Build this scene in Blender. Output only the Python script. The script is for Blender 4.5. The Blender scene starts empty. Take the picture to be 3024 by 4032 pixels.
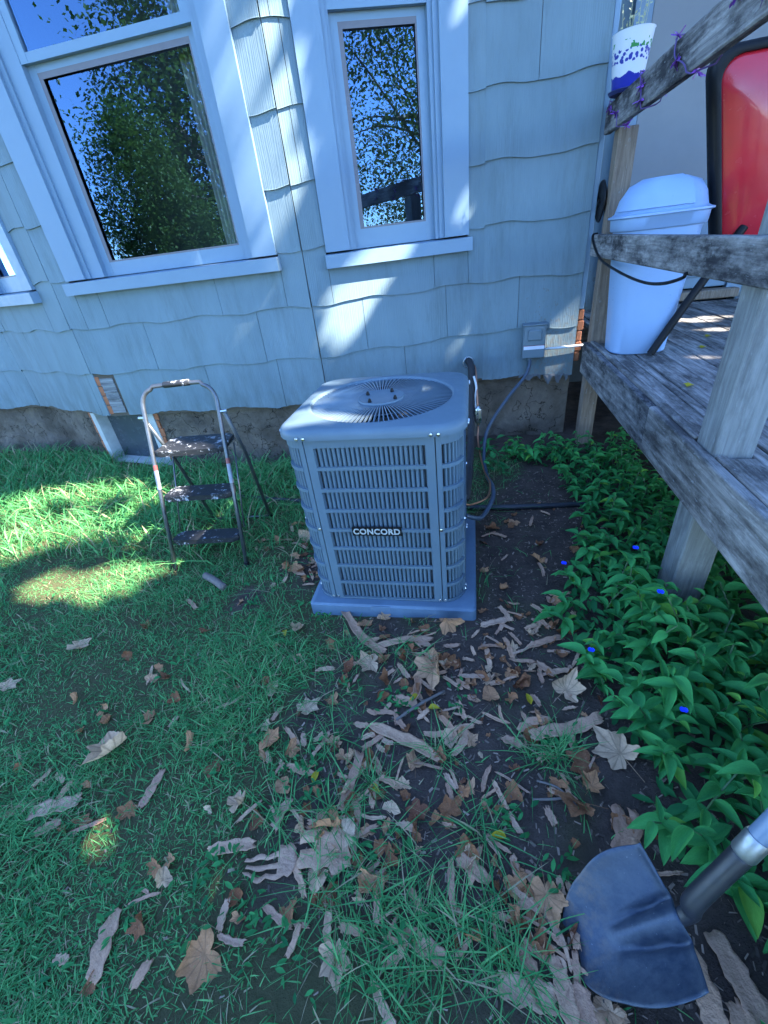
import bpy, math, random
import numpy as np
from mathutils import Vector, Matrix
from math import sin, cos, pi, radians, sqrt, atan2, exp

random.seed(7); rng = np.random.default_rng(11)
scn = bpy.context.scene
col = scn.collection

# ------------------------------------------------------------------ camera
PITCH, ROLL, HEAD = radians(31.6), radians(-7.26), radians(13.6)
F0 = Vector((-sin(HEAD), cos(HEAD), 0)); X0 = Vector((cos(HEAD), sin(HEAD), 0)); Z0 = Vector((0, 0, 1))
fwd = F0*cos(PITCH) - Z0*sin(PITCH); upv = F0*sin(PITCH) + Z0*cos(PITCH)
cr = X0*cos(ROLL) + upv*sin(ROLL); cu = upv*cos(ROLL) - X0*sin(ROLL)
cam_d = bpy.data.cameras.new("camera"); cam = bpy.data.objects.new("camera", cam_d); col.objects.link(cam)
cam_d.sensor_fit = 'VERTICAL'; cam_d.sensor_height = 36; cam_d.lens = 36*1700/4032
cam_d.clip_start = 0.02; cam_d.clip_end = 2000
m = Matrix((cr, cu, -fwd)).transposed().to_4x4(); m.translation = (0, 0, 1.5); cam.matrix_world = m
scn.camera = cam

# ------------------------------------------------------------------ sky and sun
SUN_EL = radians(43); SUN_AZ = (0.98, -0.20)
_l = sqrt(SUN_AZ[0]**2 + SUN_AZ[1]**2)
SUN = Vector((cos(SUN_EL)*SUN_AZ[0]/_l, cos(SUN_EL)*SUN_AZ[1]/_l, sin(SUN_EL)))
w = bpy.data.worlds.new("World"); scn.world = w; w.use_nodes = True
nt = w.node_tree; bg = nt.nodes["Background"]
sky = nt.nodes.new("ShaderNodeTexSky"); sky.sky_type = 'NISHITA'; sky.sun_disc = False
sky.sun_elevation = SUN_EL; sky.sun_rotation = atan2(SUN.x, SUN.y)
sky.air_density = 0.8; sky.dust_density = 0.0; sky.ozone_density = 5.0
tint = nt.nodes.new("ShaderNodeMix"); tint.data_type = 'RGBA'; tint.blend_type = 'MULTIPLY'; tint.inputs[0].default_value = 1.0
tint.inputs[7].default_value = (.88, .99, 1.12, 1)      # the whole sky, cool white balance of the photograph
nt.links.new(sky.outputs[0], tint.inputs[6]); nt.links.new(tint.outputs[2], bg.inputs[0]); bg.inputs[1].default_value = 0.15
sd = bpy.data.lights.new("sun", 'SUN'); sd.energy = 5.0; sd.angle = radians(0.5); sd.color = (1.0, 0.95, 0.86)
so = bpy.data.objects.new("sun", sd); col.objects.link(so)
so.rotation_euler = SUN.to_track_quat('Z', 'Y').to_euler(); so.location = (8, -2, 9)
scn.view_settings.view_transform = 'Standard'; scn.view_settings.look = 'None'
scn.view_settings.exposure = 2.72; scn.view_settings.gamma = 1.0

cy = scn.cycles; cy.max_bounces = 5; cy.diffuse_bounces = 2; cy.glossy_bounces = 3; cy.transmission_bounces = 4; cy.transparent_max_bounces = 6
cy.caustics_reflective = False; cy.caustics_refractive = False
# ------------------------------------------------------------------ object helpers
WL = {}
def tag(o, label=None, cat=None, group=None, kind=None):
    if label: o["label"] = label
    if cat: o["category"] = cat
    if group: o["group"] = group
    if kind: o["kind"] = kind
    return o
def thing(name, loc, label, cat, group=None):
    o = bpy.data.objects.new(name, None); col.objects.link(o); o.location = loc; o.empty_display_size = .1
    WL[o] = Vector(loc); return tag(o, label, cat, group)
class MB:
    def __init__(s): s.v = []; s.f = []
    def add(s, vs, fs):
        b = len(s.v); s.v += [tuple(p) for p in vs]; s.f += [tuple(i+b for i in f) for f in fs]; return s
    def hexa(s, p):   # 8 points: bottom ring 0-3, top ring 4-7
        return s.add(p, [(3,2,1,0),(4,5,6,7),(0,1,5,4),(1,2,6,5),(2,3,7,6),(3,0,4,7)])
    def box(s, x0, x1, y0, y1, z0, z1):
        return s.hexa([(x0,y0,z0),(x1,y0,z0),(x1,y1,z0),(x0,y1,z0),(x0,y0,z1),(x1,y0,z1),(x1,y1,z1),(x0,y1,z1)])
    def bbox(s, x0, x1, y0, y1, z0, z1, b=.004):   # bevelled box
        def ring(z, i): 
            return [(x0+i,y0+i+b,z),(x0+i+b,y0+i,z),(x1-i-b,y0+i,z),(x1-i,y0+i+b,z),(x1-i,y1-i-b,z),(x1-i-b,y1-i,z),(x0+i+b,y1-i,z),(x0+i,y1-i-b,z)]
        return s.loft([ring(z0, b*.7), ring(z0+b, 0), ring(z1-b, 0), ring(z1, b*.7)])
    def loft(s, rings, closed=True, caps=True):
        n = len(rings[0]); vs = [p for r in rings for p in r]; fs = []
        for k in range(len(rings)-1):
            for i in range(n if closed else n-1):
                j = (i+1) % n; fs.append((k*n+i, k*n+j, (k+1)*n+j, (k+1)*n+i))
        if caps and closed:
            fs.append(tuple(range(n-1, -1, -1))); fs.append(tuple(range((len(rings)-1)*n, len(rings)*n)))
        return s.add(vs, fs)
    def tube(s, path, r, seg=8, caps=True):
        P = [Vector(p) for p in path]; rings = []; rr = r if isinstance(r, (list, tuple)) else [r]*len(P)
        t0 = (P[1]-P[0]).normalized(); a = t0.orthogonal().normalized()
        for i, p in enumerate(P):
            t = (P[min(i+1, len(P)-1)] - P[max(i-1, 0)]).normalized()
            a = (a - t*a.dot(t)).normalized(); b = t.cross(a)
            rings.append([p + (a*cos(2*pi*k/seg) + b*sin(2*pi*k/seg))*rr[i] for k in range(seg)])
        return s.loft(rings, caps=caps)
    def lathe(s, prof, c, seg=32, caps=True):
        return s.loft([[(c[0]+r*cos(2*pi*k/seg), c[1]+r*sin(2*pi*k/seg), c[2]+z) for k in range(seg)] for r, z in prof], caps=caps)
    def build(s, name, mat, parent=None, smooth=False, loc=None, angle=None):
        me = bpy.data.meshes.new(name)
        base = WL[parent] if parent is not None else (Vector(loc) if loc is not None else Vector((0,0,0)))
        me.from_pydata([(p[0]-base[0], p[1]-base[1], p[2]-base[2]) for p in s.v], [], s.f)
        me.materials.append(mat)
        if smooth:
            me.polygons.foreach_set("use_smooth", [True]*len(me.polygons))
            if angle: me.set_sharp_from_angle(angle=radians(angle))
        me.update()
        o = bpy.data.objects.new(name, me); col.objects.link(o); WL[o] = base
        if parent is not None: o.parent = parent
        else: o.location = base
        return o
def spline(pts, n=8):
    P = [Vector(p) for p in pts]; P = [P[0]*2-P[1]] + P + [P[-1]*2-P[-2]]; out = []
    for i in range(1, len(P)-2):
        for k in range(n):
            t = k/n; a, b, c, d = P[i-1], P[i], P[i+1], P[i+2]
            out.append(.5*((2*b)+(c-a)*t+(2*a-5*b+4*c-d)*t*t+(3*b-a-3*c+d)*t**3))
    return out + [P[-2]]
def fast_mesh(name, V, Fq, mats, attr=None):
    """V (n,3) array, Fq (m,k) array of equal-sized faces"""
    me = bpy.data.meshes.new(name); n, (mf, k) = len(V), Fq.shape
    me.vertices.add(n); me.vertices.foreach_set("co", V.astype(np.float32).ravel())
    me.loops.add(mf*k); me.loops.foreach_set("vertex_index", Fq.astype(np.int32).ravel())
    me.polygons.add(mf); me.polygons.foreach_set("loop_start", np.arange(0, mf*k, k, dtype=np.int32))
    me.update(calc_edges=True); me.validate()
    for mt in mats: me.materials.append(mt)
    if attr is not None:
        a = me.attributes.new("tint", 'FLOAT', 'POINT'); a.data.foreach_set("value", attr.astype(np.float32))
    return me

# ------------------------------------------------------------------ materials
def rgb(c): return (c[0], c[1], c[2], 1)
class NT:
    def __init__(s, name):
        s.m = bpy.data.materials.new(name); s.m.use_nodes = True; s.t = s.m.node_tree
        s.b = s.t.nodes["Principled BSDF"]; s.o = s.t.nodes["Material Output"]
    def n(s, typ, **kw):
        x = s.t.nodes.new("ShaderNode"+typ)
        for k, v in kw.items(): setattr(x, k, v)
        return x
    def l(s, a, b): s.t.links.new(a, b)
    def coord(s, scale=(1,1,1), kind='Object'):
        if kind == 'World': src = s.n("NewGeometry").outputs["Position"]
        else: src = s.n("TexCoord").outputs[kind]
        mp = s.n("Mapping"); mp.inputs["Scale"].default_value = scale; s.l(src, mp.inputs[0]); return mp.outputs[0]
    def noise(s, vec, scale, detail=4, rough=.6, dist=0):
        x = s.n("TexNoise"); x.inputs["Scale"].default_value = scale; x.inputs["Detail"].default_value = detail
        x.inputs["Roughness"].default_value = rough; x.inputs["Distortion"].default_value = dist
        if vec: s.l(vec, x.inputs["Vector"])
        return x.outputs["Fac"]
    def ramp(s, fac, stops):
        r = s.n("ValToRGB"); e = r.color_ramp.elements
        while len(e) < len(stops): e.new(.5)
        for i, (p, c) in enumerate(stops):
            e[i].position = p; e[i].color = rgb(c) if not isinstance(c, (int, float)) else (c, c, c, 1)
        s.l(fac, r.inputs[0]); return r.outputs[0]
    def mix(s, fac, a, b, mode='MIX'):
        x = s.n("Mix", data_type='RGBA', blend_type=mode)
        for sock, val in ((x.inputs[0], fac), (x.inputs[6], a), (x.inputs[7], b)):
            if hasattr(val, "links") or hasattr(val, "is_linked"): s.l(val, sock)
            elif isinstance(val, (int, float)): sock.default_value = val
            else: sock.default_value = rgb(val)
        return x.outputs[2]
    def math(s, op, a, b=0.):
        x = s.n("Math", operation=op)
        for sock, val in ((x.inputs[0], a), (x.inputs[1], b)):
            if isinstance(val, (int, float)): sock.default_value = val
            else: s.l(val, sock)
        return x.outputs[0]
    def bump(s, h, strength=.3, dist=.01, chain=None):
        x = s.n("Bump"); x.inputs["Strength"].default_value = strength; x.inputs["Distance"].default_value = dist
        s.l(h, x.inputs["Height"])
        if chain: s.l(chain, x.inputs["Normal"])
        s.l(x.outputs[0], s.b.inputs["Normal"]); return x.outputs[0]
    def set(s, col=None, rough=None, metal=None, spec=None, coat=None):
        for nme, v in (("Base Color", col), ("Roughness", rough), ("Metallic", metal), ("Specular IOR Level", spec), ("Coat Weight", coat)):
            if v is None: continue
            if isinstance(v, (int, float)): s.b.inputs[nme].default_value = v
            elif isinstance(v, tuple): s.b.inputs[nme].default_value = rgb(v)
            else: s.l(v, s.b.inputs[nme])
        return s
def simple(name, c, rough=.5, metal=0., var=.15, vs=12, bump=0., bs=80, spec=None, coat=None):
    t = NT(name); co = t.coord()
    nz = t.noise(co, vs, 5)
    t.set(t.mix(nz, tuple(x*(1-var) for x in c), tuple(min(1, x*(1+var)) for x in c)), None, metal, spec, coat)
    t.set(rough=t.ramp(t.noise(co, vs*3, 3), [(.2, max(0, rough-.1)), (.8, min(1, rough+.1))]))
    if bump: t.bump(t.noise(co, bs, 4), bump, .004)
    return t.m
def siding_mat():
    t = NT("painted_shingle"); co = t.coord(kind='World')
    oi = t.n("ObjectInfo").outputs["Random"]
    mp = t.n("Mapping"); mp.inputs["Scale"].default_value = (1, 1, .05); t.l(co, mp.inputs[0])
    add = t.n("VectorMath", operation='ADD'); t.l(mp.outputs[0], add.inputs[0])
    cx = t.n("CombineXYZ"); t.l(t.math('MULTIPLY', oi, 9.), cx.inputs[0]); t.l(t.math('MULTIPLY', oi, 5.), cx.inputs[2]); t.l(cx.outputs[0], add.inputs[1])
    warp = t.noise(add.outputs[0], 3.5, 2, .5)
    wv = t.n("TexWave", wave_type='BANDS', bands_direction='X'); wv.inputs["Scale"].default_value = 26; wv.inputs["Distortion"].default_value = 9; wv.inputs["Detail"].default_value = 3; wv.inputs["Detail Scale"].default_value = 1.2
    t.l(add.outputs[0], wv.inputs["Vector"])
    fine = t.noise(add.outputs[0], 90, 3)
    stain = t.noise(t.coord((1.6, 1.6, .5), 'World'), 2.2, 5, .65)
    c = t.mix(t.ramp(stain, [(.35, 0.), (.75, 1.)]), (.195, .270, .305), (.142, .20, .225))  # blue of the cool shade light is mixed into these paint tones
    c = t.mix(t.math('MULTIPLY', oi, .35), c, (.175, .24, .265))
    streak = t.noise(t.coord((5, 5, .8), 'World'), 1.6, 6, .75)
    c = t.mix(t.ramp(streak, [(.50, 0.), (.80, .55)]), c, (.095, .12, .115))
    # flaking paint, worst at the foot of the wall by the deck
    sx = t.n("SeparateXYZ"); t.l(co, sx.inputs[0])
    m1 = t.n("MapRange"); m1.inputs[1].default_value = .15; m1.inputs[2].default_value = .5; t.l(sx.outputs[0], m1.inputs[0])
    m2 = t.n("MapRange"); m2.inputs[1].default_value = 1.5; m2.inputs[2].default_value = .75; t.l(sx.outputs[2], m2.inputs[0])
    zone = t.math('MULTIPLY', m1.outputs[0], m2.outputs[0])
    chip = t.noise(t.coord((1, 1, .6), 'World'), 46, 6, .7)
    thr = t.math('SUBTRACT', .745, t.math('MULTIPLY', zone, .235))
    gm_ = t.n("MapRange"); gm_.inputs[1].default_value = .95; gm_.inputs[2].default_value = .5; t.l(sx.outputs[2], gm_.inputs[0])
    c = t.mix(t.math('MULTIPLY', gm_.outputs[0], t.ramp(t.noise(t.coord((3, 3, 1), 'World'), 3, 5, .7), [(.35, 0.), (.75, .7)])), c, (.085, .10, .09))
    cm = t.math('GREATER_THAN', chip, thr)
    c = t.mix(cm, c, (.16, .18, .18))
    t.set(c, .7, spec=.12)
    b1 = t.bump(t.math('ADD', wv.outputs["Fac"], t.math('MULTIPLY', fine, .6)), .16, .004)
    t.bump(t.noise(co, 5, 3), .15, .02, b1)
    return t.m
def wood_mat(name, axis, light=(.30, .31, .31), dark=(.10, .10, .105), black=(.035, .035, .04), stain=.5):
    t = NT(name); sc = [1, 1, 1]; sc[axis] = .06
    co0 = t.coord(kind='World'); oi = t.n("ObjectInfo").outputs["Random"]
    add = t.n("VectorMath", operation='ADD'); cx = t.n("CombineXYZ")
    for i, k in enumerate((3., 7., 5.)): t.l(t.math('MULTIPLY', oi, k), cx.inputs[i])
    t.l(co0, add.inputs[0]); t.l(cx.outputs[0], add.inputs[1])
    mp = t.n("Mapping"); mp.inputs["Scale"].default_value = tuple(sc); t.l(add.outputs[0], mp.inputs[0])
    g = t.noise(mp.outputs[0], 55, 6, .65, .6)
    mp2 = t.n("Mapping"); s2 = [1, 1, 1]; s2[axis] = .35; mp2.inputs["Scale"].default_value = tuple(s2); t.l(add.outputs[0], mp2.inputs[0])
    st = t.noise(mp2.outputs[0], 7, 6, .75)
    c = t.mix(t.ramp(g, [(.3, 0.), (.68, 1.)]), dark, light)
    c = t.mix(t.ramp(st, [(.5-.10*stain, 0.), (.60, .9*stain)]), c, black)
    c = t.mix(t.ramp(t.noise(mp2.outputs[0], 60, 4, .7), [(.62, 0.), (.7, .5)]), c, (.36, .38, .38))
    t.set(c, .85, spec=.08)
    t.bump(t.math('ADD', g, t.math('MULTIPLY', t.noise(mp.outputs[0], 190, 3), .4)), .55, .006)
    return t.m
def leafy(name, c0, c1, rough=.45, trans=.35, scale=14, attr=False, vein=False, spec=.35, straw=None):
    t = NT(name)
    if attr:
        a = t.n("Attribute", attribute_name="tint"); f = t.math('MINIMUM', a.outputs["Fac"], 1.)
    else:
        oi = t.n("ObjectInfo").outputs["Random"]
        f = t.math('ADD', t.math('MULTIPLY', oi, .7), t.math('MULTIPLY', t.noise(t.coord(), scale, 3), .3))
    c = t.mix(f, c0, c1)
    if straw: c = t.mix(t.math('GREATER_THAN', a.outputs["Fac"], 1.5), c, straw)
    if vein:
        mp = t.coord((1, 14, 1)); vz = t.noise(mp, 8, 2)
        c = t.mix(t.ramp(vz, [(.45, 0.), (.7, .35)]), c, tuple(min(1, x*1.5) for x in c1))
        t.bump(vz, .25, .01)
    t.set(c, rough, spec=spec)
    tr = t.n("BsdfTranslucent"); t.l(t.mix(.3, c, (.25, .45, .05)), tr.inputs[0])
    mx = t.n("MixShader"); mx.inputs[0].default_value = trans
    t.l(t.b.outputs[0], mx.inputs[1]); t.l(tr.outputs[0], mx.inputs[2]); t.l(mx.outputs[0], t.o.inputs[0])
    return t.m
def dry_mat(name, cols, rough=.75, trans=.12):
    t = NT(name); oi = t.n("ObjectInfo").outputs["Random"]; co = t.coord()
    c = t.ramp(oi, [(i/(len(cols)-1), k) for i, k in enumerate(cols)])
    n1 = t.noise(co, 5, 5, .7); n2 = t.noise(co, 22, 4, .7)
    c = t.mix(t.ramp(n1, [(.35, 0.), (.7, .6)]), c, tuple(x*.45 for x in cols[0]))
    c = t.mix(t.ramp(n2, [(.55, 0.), (.75, .35)]), c, (.78, .50, .31))
    vn = t.n("Attribute", attribute_name="tint").outputs["Fac"]
    c = t.mix(t.math('MULTIPLY', vn, .55), c, (.20, .11, .06))
    t.set(c, rough, spec=.04); t.bump(t.math('ADD', n2, n1), .35, .06)
    tr = t.n("BsdfTranslucent"); t.l(c, tr.inputs[0]); mx = t.n("MixShader"); mx.inputs[0].default_value = trans
    t.l(t.b.outputs[0], mx.inputs[1]); t.l(tr.outputs[0], mx.inputs[2]); t.l(mx.outputs[0], t.o.inputs[0])
    return t.m
def glass_mat():
    t = NT("window_glass"); t.t.nodes.remove(t.b)
    fr = t.n("Fresnel"); fr.inputs[0].default_value = 1.5
    f = t.math('MULTIPLY', fr.outputs[0], 4.2)
    gl = t.n("BsdfGlossy"); gl.inputs["Roughness"].default_value = .0; gl.inputs["Color"].default_value = (.38, .64, 1, 1)
    bm = t.n("Bump"); bm.inputs["Strength"].default_value = .02; bm.inputs["Distance"].default_value = .02
    t.l(t.noise(t.coord(), 2.2, 1), bm.inputs["Height"]); t.l(bm.outputs[0], gl.inputs["Normal"])
    tr = t.n("BsdfTransparent"); tr.inputs[0].default_value = (.80, .84, .84, 1)
    mx = t.n("MixShader"); t.l(t.math('MINIMUM', f, 1.), mx.inputs[0]); t.l(tr.outputs[0], mx.inputs[1]); t.l(gl.outputs[0], mx.inputs[2]); t.l(mx.outputs[0], t.o.inputs[0])
    return t.m
def soil_mat():
    t = NT("soil"); co = t.coord(kind='World')
    a = t.n("Attribute", attribute_name="tint").outputs["Fac"]
    n1 = t.noise(co, 9, 8, .7); n2 = t.noise(co, 60, 6, .75); n3 = t.noise(co, 230, 3, .6)
    soil = t.mix(t.ramp(n1, [(.3, 0.), (.7, 1.)]), (.060, .045, .038), (.13, .095, .076))
    soil = t.mix(t.ramp(n3, [(.66, 0.), (.75, .7)]), soil, (.16, .13, .11))
    thatch = t.mix(n2, (.045, .055, .028), (.14, .125, .062))
    t.set(t.mix(a, soil, thatch), .95, spec=.04)
    b = t.bump(n2, .7, .02); t.bump(n3, .5, .006, b)
    return t.m
def foundation_mat():
    t = NT("parged_stone"); co = t.coord(kind='World')
    n1 = t.noise(co, 3, 7, .7, .3); n2 = t.noise(co, 26, 6, .7)
    vo = t.n("TexVoronoi", feature='DISTANCE_TO_EDGE'); vo.inputs["Scale"].default_value = 2.6
    wv = t.n("VectorMath", operation='ADD'); sc = t.n("VectorMath", operation='SCALE'); sc.inputs["Scale"].default_value = .8
    nz = t.n("TexNoise"); nz.inputs["Scale"].default_value = 5; nz.inputs["Detail"].default_value = 5; t.l(co, nz.inputs["Vector"]); t.l(nz.outputs["Color"], sc.inputs[0])
    t.l(co, wv.inputs[0]); t.l(sc.outputs[0], wv.inputs[1]); t.l(wv.outputs[0], vo.inputs["Vector"])
    crack = t.ramp(vo.outputs["Distance"], [(0., 0.), (.012, 1.)])
    c = t.mix(t.ramp(n1, [(.3, 0.), (.65, 1.)]), (.06, .05, .04), (.19, .16, .13))
    c = t.mix(t.ramp(n2, [(.5, 0.), (.8, .5)]), c, (.12, .11, .09))
    c = t.mix(crack, (.03, .027, .022), c)
    t.set(c, .95, spec=.05)
    b = t.bump(n2, .6, .02); t.bump(crack, .7, .02, b)
    return t.m
M_SIDE = siding_mat(); M_GLASS = glass_mat(); M_SOIL = soil_mat(); M_FOUND = foundation_mat()
M_TRIM = simple("white_trim_cool_cast", (.175, .265, .35), .45, var=.06, vs=6, bump=.08, bs=40)  # white trim and sash, with the cool light's blue put into the colour
M_SHEATH = simple("dark_sheathing", (.10, .08, .06), .9)
M_ROOM = simple("dim_room", (.05, .055, .06), .9)
M_CURT = simple("grey_curtain", (.42, .46, .48), .9)
M_SASH = simple("sash_vinyl", (.18, .275, .36), .4, var=.05)
M_SCREENFR = simple("screen_frame", (.16, .155, .17), .5)
M_BRICK = simple("orange_brick", (.36, .13, .06), .85, var=.4, vs=30, bump=.6, bs=60)
M_WOODX = wood_mat("grey_wood_across", 0); M_WOODY = wood_mat("grey_deck_wood", 1, (.44, .41, .38), (.13, .12, .11), (.03, .028, .028), stain=.85)
M_RAIL = wood_mat("stained_rail_wood", 1, (.44, .42, .40), (.13, .125, .125), (.022, .022, .026), stain=1.0)
M_WOODZ = wood_mat("grey_post_wood", 2, (.30, .31, .30), (.17, .175, .17), (.06, .06, .06), stain=.45)
M_POSTB = wood_mat("brown_post_wood", 2, (.33, .26, .20), (.16, .12, .09), (.06, .05, .04), stain=.3)
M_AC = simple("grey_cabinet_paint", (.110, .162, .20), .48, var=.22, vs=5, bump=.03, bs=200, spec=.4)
M_COIL = simple("coil_dark", (.05, .06, .07), .6, var=.3, vs=60)
M_GUARD = simple("guard_wire_grey", (.17, .23, .28), .35, metal=.25)
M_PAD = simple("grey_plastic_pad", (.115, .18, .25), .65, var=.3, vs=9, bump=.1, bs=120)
M_BLACK = simple("black_plastic", (.008, .008, .009), .45, spec=.2)
M_STEEL = simple("bright_steel", (.62, .63, .64), .28, metal=1.)
M_SILVERTXT = simple("silver_lettering", (.62, .63, .60), .35, metal=.3)
M_TUBE = simple("dull_steel_tube", (.15, .16, .17), .42, metal=.8, var=.3, vs=26, bump=.05)
def tread_mat():
    t = NT("paint_spattered_tread"); co = t.coord(kind='World')
    n = t.noise(co, 30, 7, .75); big = t.noise(co, 7, 3)
    msk = t.ramp(t.math('ADD', n, t.math('MULTIPLY', big, .35)), [(.74, 0.), (.80, .85)])
    t.set(t.mix(msk, (.016, .017, .02), (.5, .52, .55)), .5); t.bump(n, .3, .004); return t.m
M_TREAD = tread_mat()
M_WHITEP = simple("white_plastic_cool_cast", (.27, .40, .60), .34, var=.05, vs=14, bump=.04, bs=60, spec=.45)  # white bin plastic; its blue is the cool light's cast, held in the colour
M_REDP = simple("red_plastic", (.55, .018, .03), .22, var=.2, vs=5, spec=.5, coat=.4)
M_INSUL = simple("black_pipe_foam", (.02, .021, .024), .75, bump=.3, bs=60)
M_COPPER = simple("copper_tube", (.55, .26, .16), .35, metal=.9)
M_WHIP = simple("grey_flex_conduit", (.05, .075, .11), .5)
M_HOSE = simple("black_hose_rubber", (.022, .025, .032), .5)
M_BOXM = simple("grey_steel_box", (.13, .18, .21), .5, var=.1)
M_PVC = simple("white_pipe", (.75, .76, .76), .4)
M_SHOVEL = None
def shovel_mat():
    t = NT("scuffed_blade_steel"); co = t.coord(kind='World'); n = t.noise(co, 26, 7, .75); d = t.noise(co, 120, 4)
    c = t.mix(t.ramp(n, [(.4, 0.), (.8, .8)]), (.036, .055, .088), (.12, .145, .175))
    c = t.mix(t.ramp(d, [(.68, 0.), (.74, .6)]), c, (.36, .38, .40))
    sxy = t.n("SeparateXYZ"); t.l(co, sxy.inputs[0]); mr = t.n("MapRange"); mr.inputs[1].default_value = .34; mr.inputs[2].default_value = .20; t.l(sxy.outputs[0], mr.inputs[0])
    dirt = t.math('MULTIPLY', mr.outputs[0], t.ramp(t.noise(co, 34, 6, .7), [(.45, 0.), (.62, 1.)])); c = t.mix(dirt, c, (.16, .12, .09))
    t.set(c, t.ramp(n, [(.3, .36), (.7, .62)]), t.math('SUBTRACT', .35, t.math('MULTIPLY', dirt, .35))); t.bump(t.math('ADD', d, dirt), .2, .003); return t.m
M_SHOVEL = shovel_mat()
M_LEAFG = leafy("dayflower_leaf", (.028, .20, .066), (.085, .39, .10), .6, .25, vein=True, spec=.12)
M_LEAFY = leafy("pale_dayflower_leaf", (.08, .34, .06), (.20, .44, .07), .6, .3, vein=True, spec=.12)
M_STEM = simple("green_stem", (.06, .14, .05), .5)
M_BLUE = simple("blue_petal", (.02, .06, .85), .6, spec=.1)
M_GRASS = leafy("grass_blade", (.030, .21, .070), (.21, .50, .17), .6, .3, attr=True, spec=.08, straw=(.42, .34, .20))
M_COVER = leafy("low_leaf_mass", (.018, .13, .045), (.06, .28, .08), .6, .25, attr=True, spec=.1)
M_DRY = dry_mat("dry_fallen_leaf", [(.64, .30, .14), (.72, .38, .20), (.52, .22, .10), (.76, .45, .26)])
M_DRYP = dry_mat("pale_fallen_leaf", [(.80, .50, .30), (.84, .58, .37), (.72, .42, .24)])
M_DRYR = dry_mat("rusty_fallen_leaf", [(.34, .13, .06), (.42, .19, .09), (.26, .10, .06)])
M_BARK = dry_mat("shed_bark", [(.60, .33, .20), (.68, .41, .26), (.46, .25, .16), (.60, .37, .25)], .85, 0.)
M_YEL = dry_mat("yellow_leaflet", [(.62, .50, .05), (.55, .42, .03)], .5, .2)
M_TWIG = simple("grey_twig", (.16, .13, .11), .85, var=.4, vs=40, bump=.4)
M_PURP = simple("purple_tinsel", (.24, .07, .42), .4)
M_TRUNK = simple("tree_bark", (.16, .13, .10), .9, var=.4, vs=8, bump=.8, bs=20)
M_CROWN = leafy("tree_leaf", (.03, .085, .02), (.09, .17, .035), .5, .3, attr=True)

# ------------------------------------------------------------------ ground
def gz(x, y):
    return (.010*np.sin(3.1*x+1.3)*np.cos(2.7*y+.4) + .006*np.sin(7.3*x+2*y) + .005*np.cos(9.1*y-3*x) + .003*np.sin(23*x+11*y)*np.cos(19*y-5*x)) * np.exp(-((x+1)**2+(y-1.5)**2)/60.) + .006*np.exp(-((x-.225)**2+((y-.375)*.8)**2)/.0016)
SOIL = [(.08,.75,.28),(-.25,.95,.25),(-.1,.5,.2),(-.3,.45,.14),(.1,.35,.18),(-.12,.85,.30),(-.2,.62,.24),(.05,.45,.20),(-.5,.52,.17),(-.55,.9,.14),(0.,1.3,.3),(.368,2.40,.45),(.296,1.743,.33),(.115,1.29,.30),(-.131,1.152,.28),(-.034,.958,.26),(-.029,.691,.20),(.165,.558,.16),(.328,.479,.14),(-.45,.68,.11),(-.86,1.75,.17),(-.339,1.24,.26),(-.375,.80,.17),(.2,2.0,.35),(-.9,2.3,.12),(-.4,2.5,.5),(.4,.9,.22),(.6,.4,.2),(.5,2.0,.3),(-1.15,1.5,.10)]
def soilness(x, y):
    s = np.zeros_like(x)
    for (a, b, r) in SOIL:
        s = np.maximum(s, np.clip(1.45 - np.sqrt((x-a)**2+(y-b)**2)/r, 0, 1))
    s = np.maximum(s, np.clip((x-.15)/.25, 0, 1)*(y < 3.6))
    s = np.maximum(s, (y > 3.35)*(x > -3)*1.0)
    wob = .22*np.sin(11*x+5*y)*np.cos(13*y-4*x)+.14*np.sin(31*x-17*y)
    return np.clip(s+wob*(s > .02)*(s < .98), 0, 1)
def axis(lo, hi, step, far):
    c = list(np.arange(lo, hi, step)); d = step
    a = [hi]; 
    while a[-1] < far: d *= 1.35; a.append(a[-1]+d)
    d = step; b = [lo]
    while b[-1] > -far: d *= 1.35; b.append(b[-1]-d)
    return np.array(sorted(b[1:])+c+a)
ax, ay = axis(-5, 3, .04, 400), axis(-1.2, 4.6, .04, 400)
GX, GY = np.meshgrid(ax, ay); GZ = gz(GX, GY)
nx, ny = len(ax), len(ay); idx = np.arange(nx*ny).reshape(ny, nx)
quads = np.stack([idx[:-1,:-1], idx[:-1,1:], idx[1:,1:], idx[1:,:-1]], -1).reshape(-1, 4)
gme = fast_mesh("ground", np.stack([GX, GY, GZ], -1).reshape(-1, 3), quads, [M_SOIL], (1-soilness(GX, GY)).ravel())
gme.polygons.foreach_set("use_smooth", [True]*len(gme.polygons))
go = bpy.data.objects.new("ground", gme); col.objects.link(go); tag(go, kind="structure")
def gzf(x, y): return float(gz(np.array(x), np.array(y)))

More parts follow.
